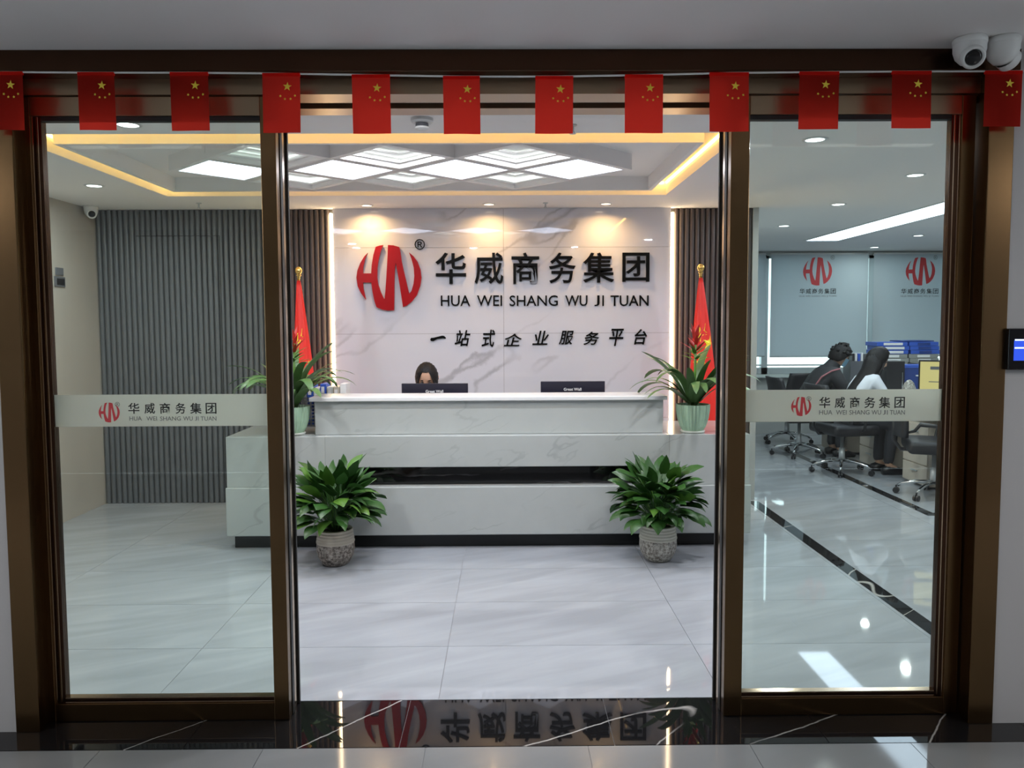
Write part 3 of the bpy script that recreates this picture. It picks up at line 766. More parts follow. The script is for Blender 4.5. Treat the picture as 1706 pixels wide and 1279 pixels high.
# organiser with upright binders at the left end of the counter
og = thing('file_organizer', 'black perforated file organizer on the desk behind the left potted bromeliad', 'organizer', (-1.42, 5.95, .79))
b = NB()
x0, x1, y0, y1 = -1.72, -1.20, 5.90, 6.10
for k in range(9):
    z = .795+k*.026; box(b, x0, x1, y0, y0+.004, z, z+.010)
for k in range(18):
    x = x0+k*(x1-x0-.012)/17; box(b, x, x+.012, y0+.0005, y0+.0035, .795, 1.013)
box(b, x0, x1, y1-.004, y1, .795, 1.0); box(b, x0, x0+.004, y0, y1, .795, 1.01); box(b, x1-.004, x1, y0, y1, .795, 1.01); box(b, x0, x1, y0, y1, .7905, .795)
obj('perforated_case', b, M['grey_dark'], og)
cols = ['blue', 'white_bright', 'blue_dark', 'grey_box', 'blue', 'white_bright', 'blue', 'saucer', 'pot_band', 'white_bright']
labs = ['blue binder standing first from the left in the perforated organizer', 'white folder standing second from the left in the perforated organizer', 'dark blue binder standing third in the perforated organizer',
        'grey folder standing fourth in the perforated organizer', 'blue binder standing fifth in the perforated organizer', 'white folder standing sixth in the perforated organizer',
        'blue binder standing seventh in the perforated organizer', 'pale folder standing eighth in the perforated organizer', 'beige folder standing ninth in the perforated organizer', 'white folder standing last in the perforated organizer, by the marble edge']
for k in range(10):
    x = -1.705+k*.05; h = 1.098+.016*math.sin(k*2.3)
    t = thing('binder', labs[k], 'binder', (x+.02, 6.0, .796), 'binders in the desk organizer')
    obj('cover', B(x, x+.046, 5.915, 6.085, .796, h, bev=.003), M[cols[k]], t)
    obj('label_tag', B(x+.008, x+.032, 5.9135, 5.9149, h-.07, h-.02), M['white_bright'], t)

# ================================================================== PLANTS
def leaf_bm(c, az, Ls, Lb, w_, e0, e1, twist=0., pw=1.3, fold=.25, n=9, stem_r=.0028, wp=.8, strap=False):
    """a leaf on its stalk: stalk length Ls then blade Lb, elevation turning from e0 to e1"""
    bm = NB(); p = Vector(c); d_h = Vector((math.cos(az), math.sin(az), 0)); side0 = Vector((-math.sin(az), math.cos(az), 0))
    tot = Ls+Lb; N = 14; pts = []
    for i in range(N+1):
        t = i/N; e = e0+(e1-e0)*t**pw
        d = d_h*math.cos(e)+Vector((0, 0, 1))*math.sin(e)
        pts.append((p.copy(), d, t*tot)); p = p+d*(tot/N)
    st = [q for q in pts if q[2] <= Ls+1e-6]
    if len(st) >= 2: tube(bm, [q[0] for q in st], stem_r, 4, cap=False)
    rows = []
    bl = [q for q in pts if q[2] >= Ls-tot/N*.5]
    for q in bl:
        t = min(1, max(0, (q[2]-Ls)/Lb)); ww_ = w_*max(.02, math.sin(PI*min(1, t*.96+.03)**wp))
        if strap: ww_ = w_*max(.03, min(1, .55+t*2)*math.sqrt(max(0, 1-t**3.2)))
        nrm = side0.cross(q[1]).normalized()
        sd = side0*math.cos(twist*t)+nrm*math.sin(twist*t); nn = sd.cross(q[1]).normalized()
        rows.append([bm.verts.new(q[0]-sd*ww_/2-nn*ww_*fold*-.5), bm.verts.new(q[0]), bm.verts.new(q[0]+sd*ww_/2+nn*ww_*fold*.5)])
    for a, b_ in zip(rows, rows[1:]):
        for k in range(2): bm.faces.new((a[k], a[k+1], b_[k+1], b_[k]))
    return bm
def lily(x, y, label, dark, seed):
    rnd = random.Random(seed)
    t = thing('potted_plant', label, 'plant', (x, y, .001))
    R_, H_ = .125, .25
    prof_lo = [(0, .002), (.075, .002), (.088, .012), (.113, .055), (.123, .10), (.121, .145)]
    obj('pot', lathe(NB(), prof_lo, (x, y, 0), 40), M['pot_dark' if dark else 'pot_pale'], t, smooth=True)
    prof_hi = [(.121, .145)]
    for k in range(5):
        z = .145+k*.019; r = .121-k*.0028; prof_hi += [(r+.003, z+.005), (r+.003, z+.012), (r-.003, z+.0175)]
    prof_hi += [(.107, .238), (.100, .238), (.098, .215)]
    obj('ribbed_collar', lathe(NB(), prof_hi, (x, y, 0), 40), M['pot_band' if dark else 'pot_band_pale'], t, smooth=True)
    obj('soil', lathe(NB(), [(0, .222), (.06, .222), (.099, .214)], (x, y, 0), 20), M['soil'], t)
    n = 150
    for i in range(n):
        u = (i+.5)/n
        az = i*2.39996+rnd.uniform(-.25, .25)
        base = (x+math.cos(az)*.035*rnd.random(), y+math.sin(az)*.035*rnd.random(), .222)
        if u < .30:      # upright heart
            e0 = math.radians(rnd.uniform(76, 90)); e1 = math.radians(rnd.uniform(-30, 60)); Ls = rnd.uniform(.26, .38); Lb = rnd.uniform(.15, .20)
        elif u < .72:
            e0 = math.radians(rnd.uniform(64, 82)); e1 = math.radians(rnd.uniform(-75, 5)); Ls = rnd.uniform(.19, .30); Lb = rnd.uniform(.15, .21)
        else:
            e0 = math.radians(rnd.uniform(38, 66)); e1 = math.radians(rnd.uniform(-88, -45)); Ls = rnd.uniform(.12, .22); Lb = rnd.uniform(.15, .22)
        m = M['leaf_light'] if rnd.random() < .18 else M['leaf']
        lb_ = leaf_bm(base, az, Ls, Lb, rnd.uniform(.070, .105), e0, e1, rnd.uniform(-1.3, 1.3), 1.7)
        for v in lb_.verts:      # leaves rest against the desk front and stay off the floor
            if v.co.y > 5.325: v.co.y = 5.325+(v.co.y-5.325)*.08
            v.co.z = max(v.co.z, .01)
        obj('leaf', lb_, m, t, smooth=True)
    return t
lily(-1.115, 5.03, 'bushy dark-leaved plant in a brown speckled pot on the floor, left of the doorway view', True, 3)
lily(1.005, 5.07, 'bushy dark-leaved plant in a pale grey speckled pot, right end of the desk', False, 11)
def bromeliad(x, y, z, label, seed):
    rnd = random.Random(seed)
    t = thing('bromeliad', label, 'plant', (x, y, z))
    prof = [(0, .0), (.080, .0), (.078, .010), (.068, .016)]
    obj('saucer', lathe(NB(), [(0, 0), (.082, 0), (.086, .014), (.080, .016), (0, .012)], (x, y, z+.001)), M['saucer'], t, smooth=True)
    prof = [(0, .014), (.072, .014), (.091, .045), (.109, .10), (.118, .16), (.119, .19), (.119, .20), (.113, .20), (.111, .18)]
    obj('fluted_pot', lathe(NB(), prof, (x, y, z), 60, flute=.045), M['green_pot'], t)
    obj('soil', lathe(NB(), [(0, .185), (.112, .180)], (x, y, z), 20), M['soil'], t)
    for i in range(34):
        az = i*2.39996+rnd.uniform(-.2, .2); u = i/34
        e0 = math.radians(rnd.uniform(62, 84)-u*22); e1 = math.radians(rnd.uniform(-75, -30)-u*10+(60 if u < .3 else 0))
        L_ = rnd.uniform(.40, .56)
        base = (x+math.cos(az)*.02, y+math.sin(az)*.02, z+.19)
        obj('leaf', leaf_bm(base, az, .02, L_, rnd.uniform(.056, .074), e0, e1, rnd.uniform(-.4, .4), 1.6, .16, strap=True), M['leaf_strap'], t, smooth=True)
    top = z+.66
    obj('flower_stalk', tube(NB(), [(x, y, z+.19), (x+.012, y, z+.42), (x+.015, y, top)], [.012, .010, .008], 8), M['leaf_light'], t, smooth=True)
    for i in range(26):
        az = i*2.39996; u = i/26
        obj('bract', leaf_bm((x+.015, y, top+.03-.19*(1-u)), az, .005, rnd.uniform(.10, .14)*(1.05-.3*u), .028, math.radians(30+45*u), math.radians(-5+65*u), 0, 1., .3, wp=.6), M['leaf_light'] if i < 9 else M['bract'], t, smooth=True)
    return t
bromeliad(-1.495, 5.475, .791, 'red-flowering bromeliad in a mint fluted pot at the left end of the desk', 5)
p = at(1158, 722, 5.60)
bromeliad(1.325, 5.475, .791, 'red-flowering bromeliad in a mint fluted pot at the right end of the desk', 9)

# ================================================================== FLAGS
def star_pts(cx, cz, R_, rot=0.):
    return [(cx+(R_ if k % 2 == 0 else R_*.40)*math.sin(rot+k*PI/5), cz+(R_ if k % 2 == 0 else R_*.40)*math.cos(rot+k*PI/5)) for k in range(10)]
FY = 2.885
st = thing('flag_string', 'thin pale string running under the top of the bronze door frame, carrying twelve red flags', 'string', (0, FY, 2.47))
flag_px = [(-22, 42), (129, 193.5), (283, 349.5), (437, 502), (586, 651), (738, 800), (892, 955), (1041, 1104), (1182, 1246), (1332, 1396), (1486, 1549), (1641, 1700)]
tops = [121, 122, 122, 123.5, 126, 128.5, 128.5, 126, 122.5, 121, 120, 119.5]; bots = [217, 217, 218, 221.5, 223, 223.5, 223, 222, 219.5, 215.5, 214, 211]
sp = [(-3.0, FY+.003, at(10, 118, FY).z)] + [tuple(at((a+b_)/2, tp_-1, FY+.003)) for (a, b_), tp_ in zip(flag_px, tops)] + [(3.0, FY+.003, at(1700, 117, FY).z)]
obj('cord', tube(NB(), sp, .0035, 6), M['white'], st)
ordn = ['first', 'second', 'third', 'fourth', 'fifth', 'sixth', 'seventh', 'eighth', 'ninth', 'tenth', 'eleventh', 'twelfth']
fd = ['cut by the left picture edge', 'over the left end of the left glass leaf', 'over the middle of the left glass leaf', 'over the left door stile', 'beside the smoke detector on its left', 'right of the smoke detector',
      'just right of the doorway centre', 'over the right part of the doorway', 'over the right door stile', 'over the right leaf, left half', 'over the right leaf, right half', 'below the two ceiling cameras']
rnd = random.Random(2)
for i, (a, b_) in enumerate(flag_px):
    P0 = at(a, tops[i], FY); P1 = at(b_, bots[i], FY)
    x0, x1, z1, z0 = P0.x, P1.x, P0.z, P1.z
    t = thing('paper_flag', f'{ordn[i]} red paper flag from the left, {fd[i]}', 'flag', ((x0+x1)/2, FY, z0), 'small red paper flags on the string')
    bm = NB(); nx, nz = 8, 10; G = []; ph = rnd.uniform(0, 6); am = rnd.uniform(.001, .0035); sk = rnd.uniform(-.002, .004)
    def fy(u, v): return FY-.001 - am*(1-v)*math.sin(u*5+ph) - .002*(1-v)
    for q in range(nz+1):
        v = q/nz; G.append([bm.verts.new((x0+(x1-x0)*k/nx+sk*(1-v), fy(k/nx, v), z0+(z1-z0)*v)) for k in range(nx+1)])
    for q in range(nz):
        for k in range(nx): bm.faces.new((G[q][k], G[q][k+1], G[q+1][k+1], G[q+1][k]))
    obj('flag_sheet', bm, M['flag'], t, smooth=True)
    obj('folded_hem', B(x0, x1, FY-.003, FY+.007, z1-.008, z1+.004, bev=.001), M['flag'], t)
    W_, H_ = x1-x0, z1-z0
    def star(name, u, v, R_, rot):
        cx, cz = x0+W_*u, z1-H_*v; yy = fy(u, 1-v)-.0012
        obj(name, prism(NB(), star_pts(cx, cz, R_, rot), yy-.0006, yy), M['yellow'], t)
    star('large_star', .66, .215, .0165, .1)
    for (u, v, r_) in ((.47, .375, .3), (.59, .425, .1), (.74, .425, -.1), (.86, .37, -.3)): star('small_star', u, v, .0052, r_)

def pole_flag(x, y, ztop, zbot, wt, wb, lean, label, stars):
    t = thing('flagpole', label, 'flag', (x, y, .001))
    obj('base', lathe(NB(), [(0, 0), (.15, 0), (.15, .02), (.05, .05), (.02, .09), (0, .09)], (x, y, .001)), M['gold'], t, smooth=True)
    obj('pole', tube(NB(), [(x, y, .05), (x, y, ztop-.07)], .011, 12), M['gold'], t, smooth=True)
    obj('finial', lathe(NB(), [(0, -.085), (.013, -.085), (.013, -.06), (.024, -.055), (.010, -.045), (.022, -.040), (.030, -.018), (.027, 0), (.016, .014), (0, .02)], (x, y, ztop-.02), 20), M['gold'], t, smooth=True)
    z1 = ztop-.115
    bm = NB(); N, Mz = 48, 26
    def rad(v, th):
        R_ = wt+(wb-wt)*(v**.85); return R_*(1+.10*math.sin(7*th+1.5*v)*min(1, v*3)+.05*math.sin(13*th))
    def pt(v, th, ex=0):
        r = rad(v, th)+ex
        return Vector((x+lean*v+math.cos(th)*r, y+math.sin(th)*r*.8, z1+(zbot-z1)*v))
    G = [[bm.verts.new(pt(q/Mz, 2*PI*k/N)) for k in range(N)] for q in range(Mz+1)]
    for q in range(Mz):
        for k in range(N): bm.faces.new((G[q][k], G[q+1][k], G[q+1][(k+1) % N], G[q][(k+1) % N]))
    bm.faces.new(G[0][::-1])
    f = obj('flag_cloth', bm, M['flag_cloth'], t, smooth=True)
    for (v0, th0, R_, rot) in stars:
        bm = NB(); v2 = []
        r_at = rad(v0, th0)
        for px_, pz_ in star_pts(0, 0, R_, rot):
            v2.append(bm.verts.new(pt(v0-pz_/(z1-zbot), th0+px_/r_at, .004)))
        c = bm.verts.new(pt(v0, th0, .005))
        for k in range(10): bm.faces.new((c, v2[k], v2[(k+1) % 10]))
        obj('star', bm, M['yellow_bright'], f)
pole_flag(-1.69, 6.45, 2.04, .70, .014, .105, .035, 'tall draped red flag with yellow stars on a gold pole, left of the marble wall', [(.38, -1.95, .085, .5), (.66, -1.45, .035, .2), (.55, -.6, .03, 0)])
pole_flag(1.615, 6.45, 2.05, .70, .014, .135, .035, 'tall draped red flag with yellow stars on a gold pole, right of the marble wall', [(.36, -2.0, .085, .6), (.44, -.9, .07, .2), (.56, -1.9, .07, .9), (.62, -.7, .035, .3)])

# ================================================================== OFFICE FURNITURE
def office_chair():
    t = thing('office_chair', 'black office chair on a five-star chrome base', 'chair', (0, 0, 0))
    # faces +x
    obj('seat', B(-.24, .26, -.26, .26, .41, .52, bev=.035), M['leather'], t, smooth=True)
    bm = NB(); G = []
    for q in range(9):
        v = q/8; z = .55+.38*v
        G.append([])
        for k in range(9):
            u = k/8*2-1; hw = .23*(1-.12*v*v); x = -.24-.05*v-.05*(1-u*u)*1.0+.02*math.sin(v*PI)
            G[-1].append((x, u*hw, z))
    F = [[bm.verts.new(p) for p in r] for r in G]; K = [[bm.verts.new((p[0]-.045, p[1], p[2])) for p in r] for r in G]
    for q in range(8):
        for k in range(8):
            bm.faces.new((F[q][k], F[q][k+1], F[q+1][k+1], F[q+1][k])); bm.faces.new((K[q][k], K[q+1][k], K[q+1][k+1], K[q][k+1]))
    for q in range(8):
        bm.faces.new((F[q][0], F[q+1][0], K[q+1][0], K[q][0])); bm.faces.new((F[q][8], K[q][8], K[q+1][8], F[q+1][8]))
        bm.faces.new((F[0][q], K[0][q], K[0][q+1], F[0][q+1])); bm.faces.new((F[8][q], F[8][q+1], K[8][q+1], K[8][q]))
    obj('backrest', bm, M['leather'], t, smooth=True)
    obj('back_bracket', tube(NB(), [(-.05, 0, .42), (-.27, 0, .42), (-.33, 0, .50), (-.33, 0, .75)], .018, 8), M['black'], t, smooth=True)
    for sy in (-1, 1):
        obj('armrest', tube(NB(), [(.05, sy*.24, .46), (.05, sy*.30, .48), (.08, sy*.30, .66), (-.16, sy*.30, .68), (-.20, sy*.28, .62), (-.24, sy*.24, .60)], [.014, .014, .016, .02, .014, .012], 8), M['black'], t, smooth=True)
    obj('gas_lift', tube(NB(), [(0, 0, .13), (0, 0, .26), (0, 0, .261), (0, 0, .44)], [.030, .030, .018, .018], 14), M['lift_metal'], t, smooth=True)
    for k in range(5):
        a = 2*PI*k/5+.35; c, s_ = math.cos(a), math.sin(a)
        L_ = obj('leg', tube(NB(), [(c*.01, s_*.01, .135), (c*.14, s_*.14, .125), (c*.25, s_*.25, .095), (c*.29, s_*.29, .072)], [.020, .017, .015, .012], 8), M['chrome'], t, smooth=True)
        b = NB(); px_, py_ = c*.30, s_*.30
        tube(b, [(px_-s_*.022, py_+c*.022, .028), (px_-s_*.006, py_+c*.006, .028)], .027, 14)
        tube(b, [(px_+s_*.006, py_-c*.006, .028), (px_+s_*.022, py_-c*.022, .028)], .027, 14)
        tube(b, [(px_, py_, .028), (px_, py_, .075)], .007, 6)
        obj('caster', b, M['black'], L_, smooth=False)
    return t
ch = office_chair()
ch.location = (3.82, 6.86, .002); ch.rotation_euler = (0, 0, -.35)
ch['label'] = 'empty black leather office chair nearest the right glass leaf'
ch['group'] = 'office chairs along the desks'
gCh = 'office chairs along the desks'
dup(ch, (3.50, 8.02, .002), .15, 'black office chair under the woman in the white shirt', gCh)
dup(ch, (3.45, 9.08, .002), .05, 'black office chair under the man in the black jacket', gCh)
dup(ch, (3.66, 10.05, .002), 1.9, 'empty black office chair by the window, behind the man in black', gCh)
dup(ch, (-.60, 6.39, .002), -PI/2+.05, 'black office chair behind the reception desk under the receptionist', 'reception chair')

# desks: a row along the window side
gD = 'office desks in a row'
dlab = ['pale-topped office desk nearest the glass, holding the yellow screen', 'pale-topped office desk before the woman in the white shirt', 'pale-topped office desk before the man in the black jacket']
for i, (ya, yb) in enumerate(((6.75, 7.68), (7.70, 8.70), (8.72, 9.80))):
    t = thing('office_desk', dlab[i], 'desk', (4.5, (ya+yb)/2, .002), gD)
    obj('desktop', B(3.92, 5.1, ya, yb, .72, .75, bev=.003), M['desk_top'], t)
    obj('side_panel', B(4.08, 5.0, yb-.03, yb-.005, .002, .72), M['desk_dark'], t)
    obj('modesty_panel', B(4.55, 4.57, ya+.02, yb-.03, .12, .72), M['desk_dark'], t)
    obj('side_panel', B(4.30, 5.0, ya+.005, ya+.03, .002, .72), M['desk_dark'], t)
glab = 'wooden pedestals under the office desks'
for i, y in enumerate((7.42, 8.36, 9.40)):
    t = thing('drawer_pedestal', ['pale wood pedestal under the nearest office desk', 'pale wood pedestal beside the feet of the woman in white', 'pale wood pedestal beyond the man in the black jacket'][i], 'cabinet', (4.02, y, .002), glab)
    obj('carcass', B(3.945, 4.30, y-.25, y+.20, .02, .60, bev=.003), M['wood'], t)
    for k in range(3):
        dr = obj('drawer_front', B(3.930, 3.944, y-.245, y+.195, .03+k*.19, .21+k*.19, bev=.002), M['wood'], t)
        obj('handle', B(3.920, 3.929, y-.08, y+.03, .14+k*.19, .15+k*.19), M['metal_frame'], dr)
# shelf with binder stack (far desk)
hs = thing('desk_shelf', 'grey raised desk shelf under the big stack of blue and grey binders', 'shelf', (4.85, 9.45, .751))
obj('shelf_board', B(4.40, 5.25, 9.28, 9.62, 1.01, 1.035), M['desk_top'], hs)
obj('shelf_side', B(4.40, 4.42, 9.28, 9.62, .751, 1.01), M['desk_dark'], hs); obj('shelf_side', B(5.06, 5.08, 9.28, 9.62, .751, 1.01), M['desk_dark'], hs)
rows_ = ['bottom', 'second', 'third', 'fourth', 'fifth', 'sixth']
for ccol, (xa, xb) in enumerate(((4.46, 4.83), (4.85, 5.20))):
    for k in range(6):
        z = 1.036+k*.0485; j = .012*math.sin(k*2.1+ccol)
        blue = k >= 3
        t = thing('box_file', f"{'blue' if blue else 'grey'} box file, {rows_[k]} from below, {'left' if ccol == 0 else 'right'} column of the window stack", 'binder', ((xa+xb)/2, 9.45, z), 'box files stacked on the desk shelf')
        wh = blue and ccol == 0
        obj('cover', B(xa+j, xb+j, 9.30, 9.60, z, z+.046, bev=.002), M['blue'] if blue else M['grey_box'], t)
        obj('spine_label', B(xa+j+(.08 if wh else .1), xb+j-(.06 if wh else .1), 9.2975, 9.2995, z+.008, z+.038), M['white_bright'] if wh or not blue else M['blue_dark'], t)
t = thing('clip_folder', 'thin dark folder lying on top of the blue binder stack', 'folder', (4.97, 9.45, 1.328))
obj('cover', B(4.75, 5.14, 9.31, 9.6, 1.329, 1.342, bev=.002), M['blue_dark'], t)
# magazine holder with books
mh = thing('magazine_holder', 'dark grey desktop holder with upright books behind the man in black', 'holder', (4.25, 9.4, .751))
obj('case', B(4.14, 4.37, 9.30, 9.312, .752, 1.10), M['grey_dark'], mh); obj('case', B(4.14, 4.37, 9.50, 9.51, .752, 1.10), M['grey_dark'], mh); obj('case', B(4.14, 4.15, 9.312, 9.5, .752, 1.10), M['grey_dark'], mh)
for k, c in enumerate(('black', 'white_bright', 'blue', 'white_bright', 'grey_dark')):
    x = 4.165+k*.036
    obj('book', B(x, x+.024, 9.32, 9.49, .752, 1.19+.015*math.sin(k*3), bev=.002), M[c], thing('book', ['black book first from the left in the grey desktop holder', 'white book second from the left in the grey desktop holder', 'blue book in the middle of the grey desktop holder', 'white book fourth in the grey desktop holder', 'dark grey book last in the grey desktop holder'][k], 'book', (x+.012, 9.4, .752), 'books in the grey desktop holder'))
# blue storage box, dark organiser, stacks of paper
t = thing('storage_box', 'blue storage box with a pale rim line on the desk behind the woman in white', 'box', (4.52, 8.60, .751))
obj('body', B(4.38, 4.72, 8.50, 8.66, .752, 1.06, bev=.006), M['blue_dark'], t); obj('lid', B(4.37, 4.73, 8.49, 8.67, 1.061, 1.095, bev=.005), M['blue'], t)
obj('handle', B(4.50, 4.60, 8.484, 8.499, .97, .985), M['white_bright'], t)
t = thing('desktop_computer', 'small dark computer case on the desk beside the blue storage box', 'computer', (4.26, 8.5, .751))
obj('case', B(4.14, 4.34, 8.42, 8.62, .752, 1.14, bev=.005), M['black'], t); obj('chrome_strip', B(4.31, 4.318, 8.415, 8.4195, .78, 1.02), M['chrome'], t)
t = thing('patterned_bag', 'small white and grey patterned bag standing left of the yellow screen', 'bag', (4.12, 7.9, .751))
b = lathe(NB(), [(0, 0), (.075, 0), (.082, .05), (.070, .12), (.045, .19), (.02, .22), (0, .225)], (4.12, 7.9, .752), 18); obj('body', b, M['pot_pale'], t, smooth=True)
for k, (X_, Y_, lab) in enumerate(((4.05, 8.83, 'white paper stack at the desk edge between the two seated office workers'), (4.27, 8.80, 'taller white paper stack farther from the desk edge, before the blue storage box'), (4.25, 9.04, 'white paper stack with a grey sheet beside the hands of the man in black'))):
    t = thing('paper_stack', lab, 'papers', (X_, Y_, .751), 'paper stacks on the desk')
    obj('sheets', B(X_-.10, X_+.10, Y_-.07, Y_+.07, .752, .83+.04*k, bev=.002), M['white_bright'], t)
    obj('top_cover', B(X_-.10, X_+.09, Y_-.065, Y_+.065, .831+.04*k, .838+.04*k), M['grey_dark' if k % 2 else 'grey_box'], t)
# yellow-screen monitor facing the near chair
c = Vector((4.22, 7.30, 0))
t = thing('computer_monitor', 'large monitor showing a yellow page on the nearest office desk', 'monitor', (c.x, c.y, .751))
for nm, a, m in (('frame', (-.29, .29, -.012, .012, .84, 1.20), M['black']), ('screen', (-.275, .275, -.0145, -.0125, .86, 1.185), M['screen_yellow']), ('stand', (-.03, .03, .0125, .04, .76, 1.0), M['black']), ('foot', (-.12, .12, -.06, .12, .751, .759), M['black']),
                 ('screen_bar', (-.19, .19, -.0165, -.015, 1.11, 1.14), M['grey_dark']), ('screen_text', (-.2, -.05, -.0165, -.015, .99, .998), M['grey_dark']), ('screen_text', (0, .12, -.0165, -.015, .975, .983), M['grey_dark'])):
    obj(nm, B(a[0]+c.x, a[1]+c.x, a[2]+c.y, a[3]+c.y, a[4], a[5]), m, t)
t.rotation_euler = (0, 0, -.55)
# monitors before the two people (seen from behind / the side)
for (x, y, lab) in ((4.80, 9.02, 'dark monitor on the desk the man in black faces'),):
    t = thing('computer_monitor', lab, 'monitor', (x, y, .751))
    obj('frame', B(x, x+.025, y-.26, y+.24, .82, 1.08, bev=.003), M['black'], t); obj('screen', B(x-.0015, x-.0003, y-.25, y+.23, .835, 1.07), M['grey_dark'], t)
    obj('stand', B(x+.026, x+.05, y-.03, y+.03, .757, 1.0), M['black'], t); obj('foot', B(x-.05, x+.12, y-.1, y+.1, .7515, .757), M['black'], t)

# blinds
def blind(x0, x1, zb, label, lg=None):
    Y = YO-.05
    t = thing('roller_blind', label, 'blind', ((x0+x1)/2, Y, CZ-.09), 'roller blinds on the office windows')
    obj('roller', tube(NB(), [(x0, Y+.02, CZ-.045), (x1, Y+.02, CZ-.045)], .022, 12), M['white'], t, smooth=True)
    f = obj('fabric', B(x0, x1, Y-.001, Y+.001, zb, CZ-.04), M['blind'], t)
    obj('hem_bar', B(x0, x1, Y-.007, Y+.007, zb-.012, zb+.002, bev=.002), M['grey_box'], t)
    if lg:
        YP = Y-.0015
        lb, cx0, cx1, rb_ = lg; s4 = 4.5667
        q = lambda a, b_, c_, d: pxbox(1240+a/s4, 1240+b_/s4, 400+c_/s4, 400+d/s4, YP)
        obj('printed_emblem', logo(q(*lb), YP, .001), M['logo_red_print'], f)
        n = 6; wch = (cx1-cx0)/6
        for k, chh in enumerate(TITLE): obj('printed_character', glyph(chh, *q(cx0+wch*k+3, cx0+wch*(k+1)-4, 368, 408), YP, .001, .010), M['ink_print'], f)
        obj('printed_line', glyph('HUA WEI SHANG WU JI TUAN', *q(cx0, cx1, 419, 435), YP, .001), M['grey_print'], f)
        obj('printed_mark', glyph('\u00ae', *q(*rb_, 114, 148), YP, .001), M['grey_print'], f)
blind(2.95, 3.628, 1.10, 'narrow plain roller blind beside the partition edge')
blind(3.70, 5.055, 1.092, 'roller blind with the red emblem behind the man in black', ((447, 668, 130, 345), 418, 700, (656, 688)))
blind(5.135, 6.50, 1.095, 'roller blind with the red emblem above the binder stack', ((1228, 1452, 130, 345), 1190, 1480, (1440, 1470)))

# wall things
t = thing('access_terminal', 'black wall-mounted access terminal with a glowing blue screen on the corridor wall', 'access terminal', (2.02, 2.92, 1.39))
p0 = at(1680, 547, 2.91); p1 = at(1680, 616, 2.91); TXx = p0.x
obj('housing', B(TXx, TXx+.20, 2.902, 2.929, p1.z, p0.z, bev=.004), M['black_gloss'], t)
obj('screen', B(TXx+.018, TXx+.185, 2.9005, 2.9015, p1.z+.035, p0.z-.045), M['screen_blue'], t)
obj('screen_glow_line', B(TXx+.02, TXx+.15, 2.8995, 2.9003, p0.z-.046, p0.z-.040), M['screen_white'], t)
obj('screen_glow_line', B(TXx+.02, TXx+.12, 2.8995, 2.9003, (p0.z+p1.z)/2+.002, (p0.z+p1.z)/2+.008), M['screen_white'], t)
t = thing('thermostat', 'small dark switch plate on the beige left wall', 'switch', (XL, 6.2, 1.85))
obj('plate', B(XL, XL+.012, 6.16, 6.30, 1.87, 1.95, bev=.003), M['grey_dark'], t); obj('rocker', B(XL+.012, XL+.018, 6.18, 6.28, 1.885, 1.935, bev=.002), M['black'], t)
obj('lower_plate', B(XL, XL+.012, 6.18, 6.28, 1.96, 2.02, bev=.003), M['grey_dark'], t)

# ================================================================== PEOPLE
def skin_mesh(verts, edges, radii, root, sub=1):
    me = bpy.data.meshes.new('tmp'); me.from_pydata([Vector(v) for v in verts], edges, [])
    o = bpy.data.objects.new('tmp', me); C.objects.link(o)
    md = o.modifiers.new('s', 'SKIN'); md.use_smooth_shade = True
    sv = me.skin_vertices[0].data
    for i, r in enumerate(radii):
        sv[i].radius = r if hasattr(r, '__len__') else (r, r); sv[i].use_root = (i == root)
    s_ = o.modifiers.new('u', 'SUBSURF'); s_.levels = sub; s_.render_levels = sub
    m2 = bpy.data.meshes.new_from_object(o.evaluated_get(bpy.context.evaluated_depsgraph_get()))
    bm = NB(); bm.from_mesh(m2); bpy.data.objects.remove(o); bpy.data.meshes.remove(me); bpy.data.meshes.remove(m2)
    return bm
def add_head(bm, c, fwd, upv, mi_skin=0, s=1.):
    """head with jaw, nose, ears and lips"""
    side = upv.cross(fwd).normalized(); fwd = side.cross(upv).normalized()
    N, K = 24, 20; rows = []
    for i in range(1, K):
        th = PI*i/K; r = []
        for k in range(N):
            ph = 2*PI*k/N; x = math.sin(th)*math.cos(ph); y_ = math.sin(th)*math.sin(ph); z = math.cos(th)
            X, Y_, Z = x*.095, y_*.076, z*.118
            if z < 0: Y_ *= 1+z*.32; X = X*(1+z*.12)+(.012*-z if x > 0 else .03*-z)
            if x > .75:
                X -= .006
                if abs(y_) < .14 and -.32 < z < .12: X += .018*(1-abs(z+.15)/.3)          # nose
                if .15 < abs(y_) < .5 and .0 < z < .2: X -= .006                          # eye sockets
                if abs(y_) < .3 and -.55 < z < -.42: X += .004                              # lips
            r.append(bm.verts.new(Vector(c)+fwd*X*s+side*Y_*s+upv*Z*s))
        rows.append(r)
    tp_ = bm.verts.new(Vector(c)+upv*.118*s); bt = bm.verts.new(Vector(c)-upv*.118*s+fwd*.01)
    for k in range(N):
        j = (k+1) % N
        bm.faces.new((tp_, rows[0][k], rows[0][j])); bm.faces.new((bt, rows[-1][j], rows[-1][k]))
        for a, b_ in zip(rows, rows[1:]): bm.faces.new((a[k], b_[k], b_[j], a[j]))
    for sg in (-1, 1):
        e = Vector(c)+side*sg*.078*s-upv*.005-fwd*.005
        tube(bm, [e-upv*.028+fwd*.004, e-upv*.015+side*sg*.006, e+upv*.012+side*sg*.008-fwd*.006, e+upv*.028-fwd*.006], [.005, .009, .011, .006], 6)
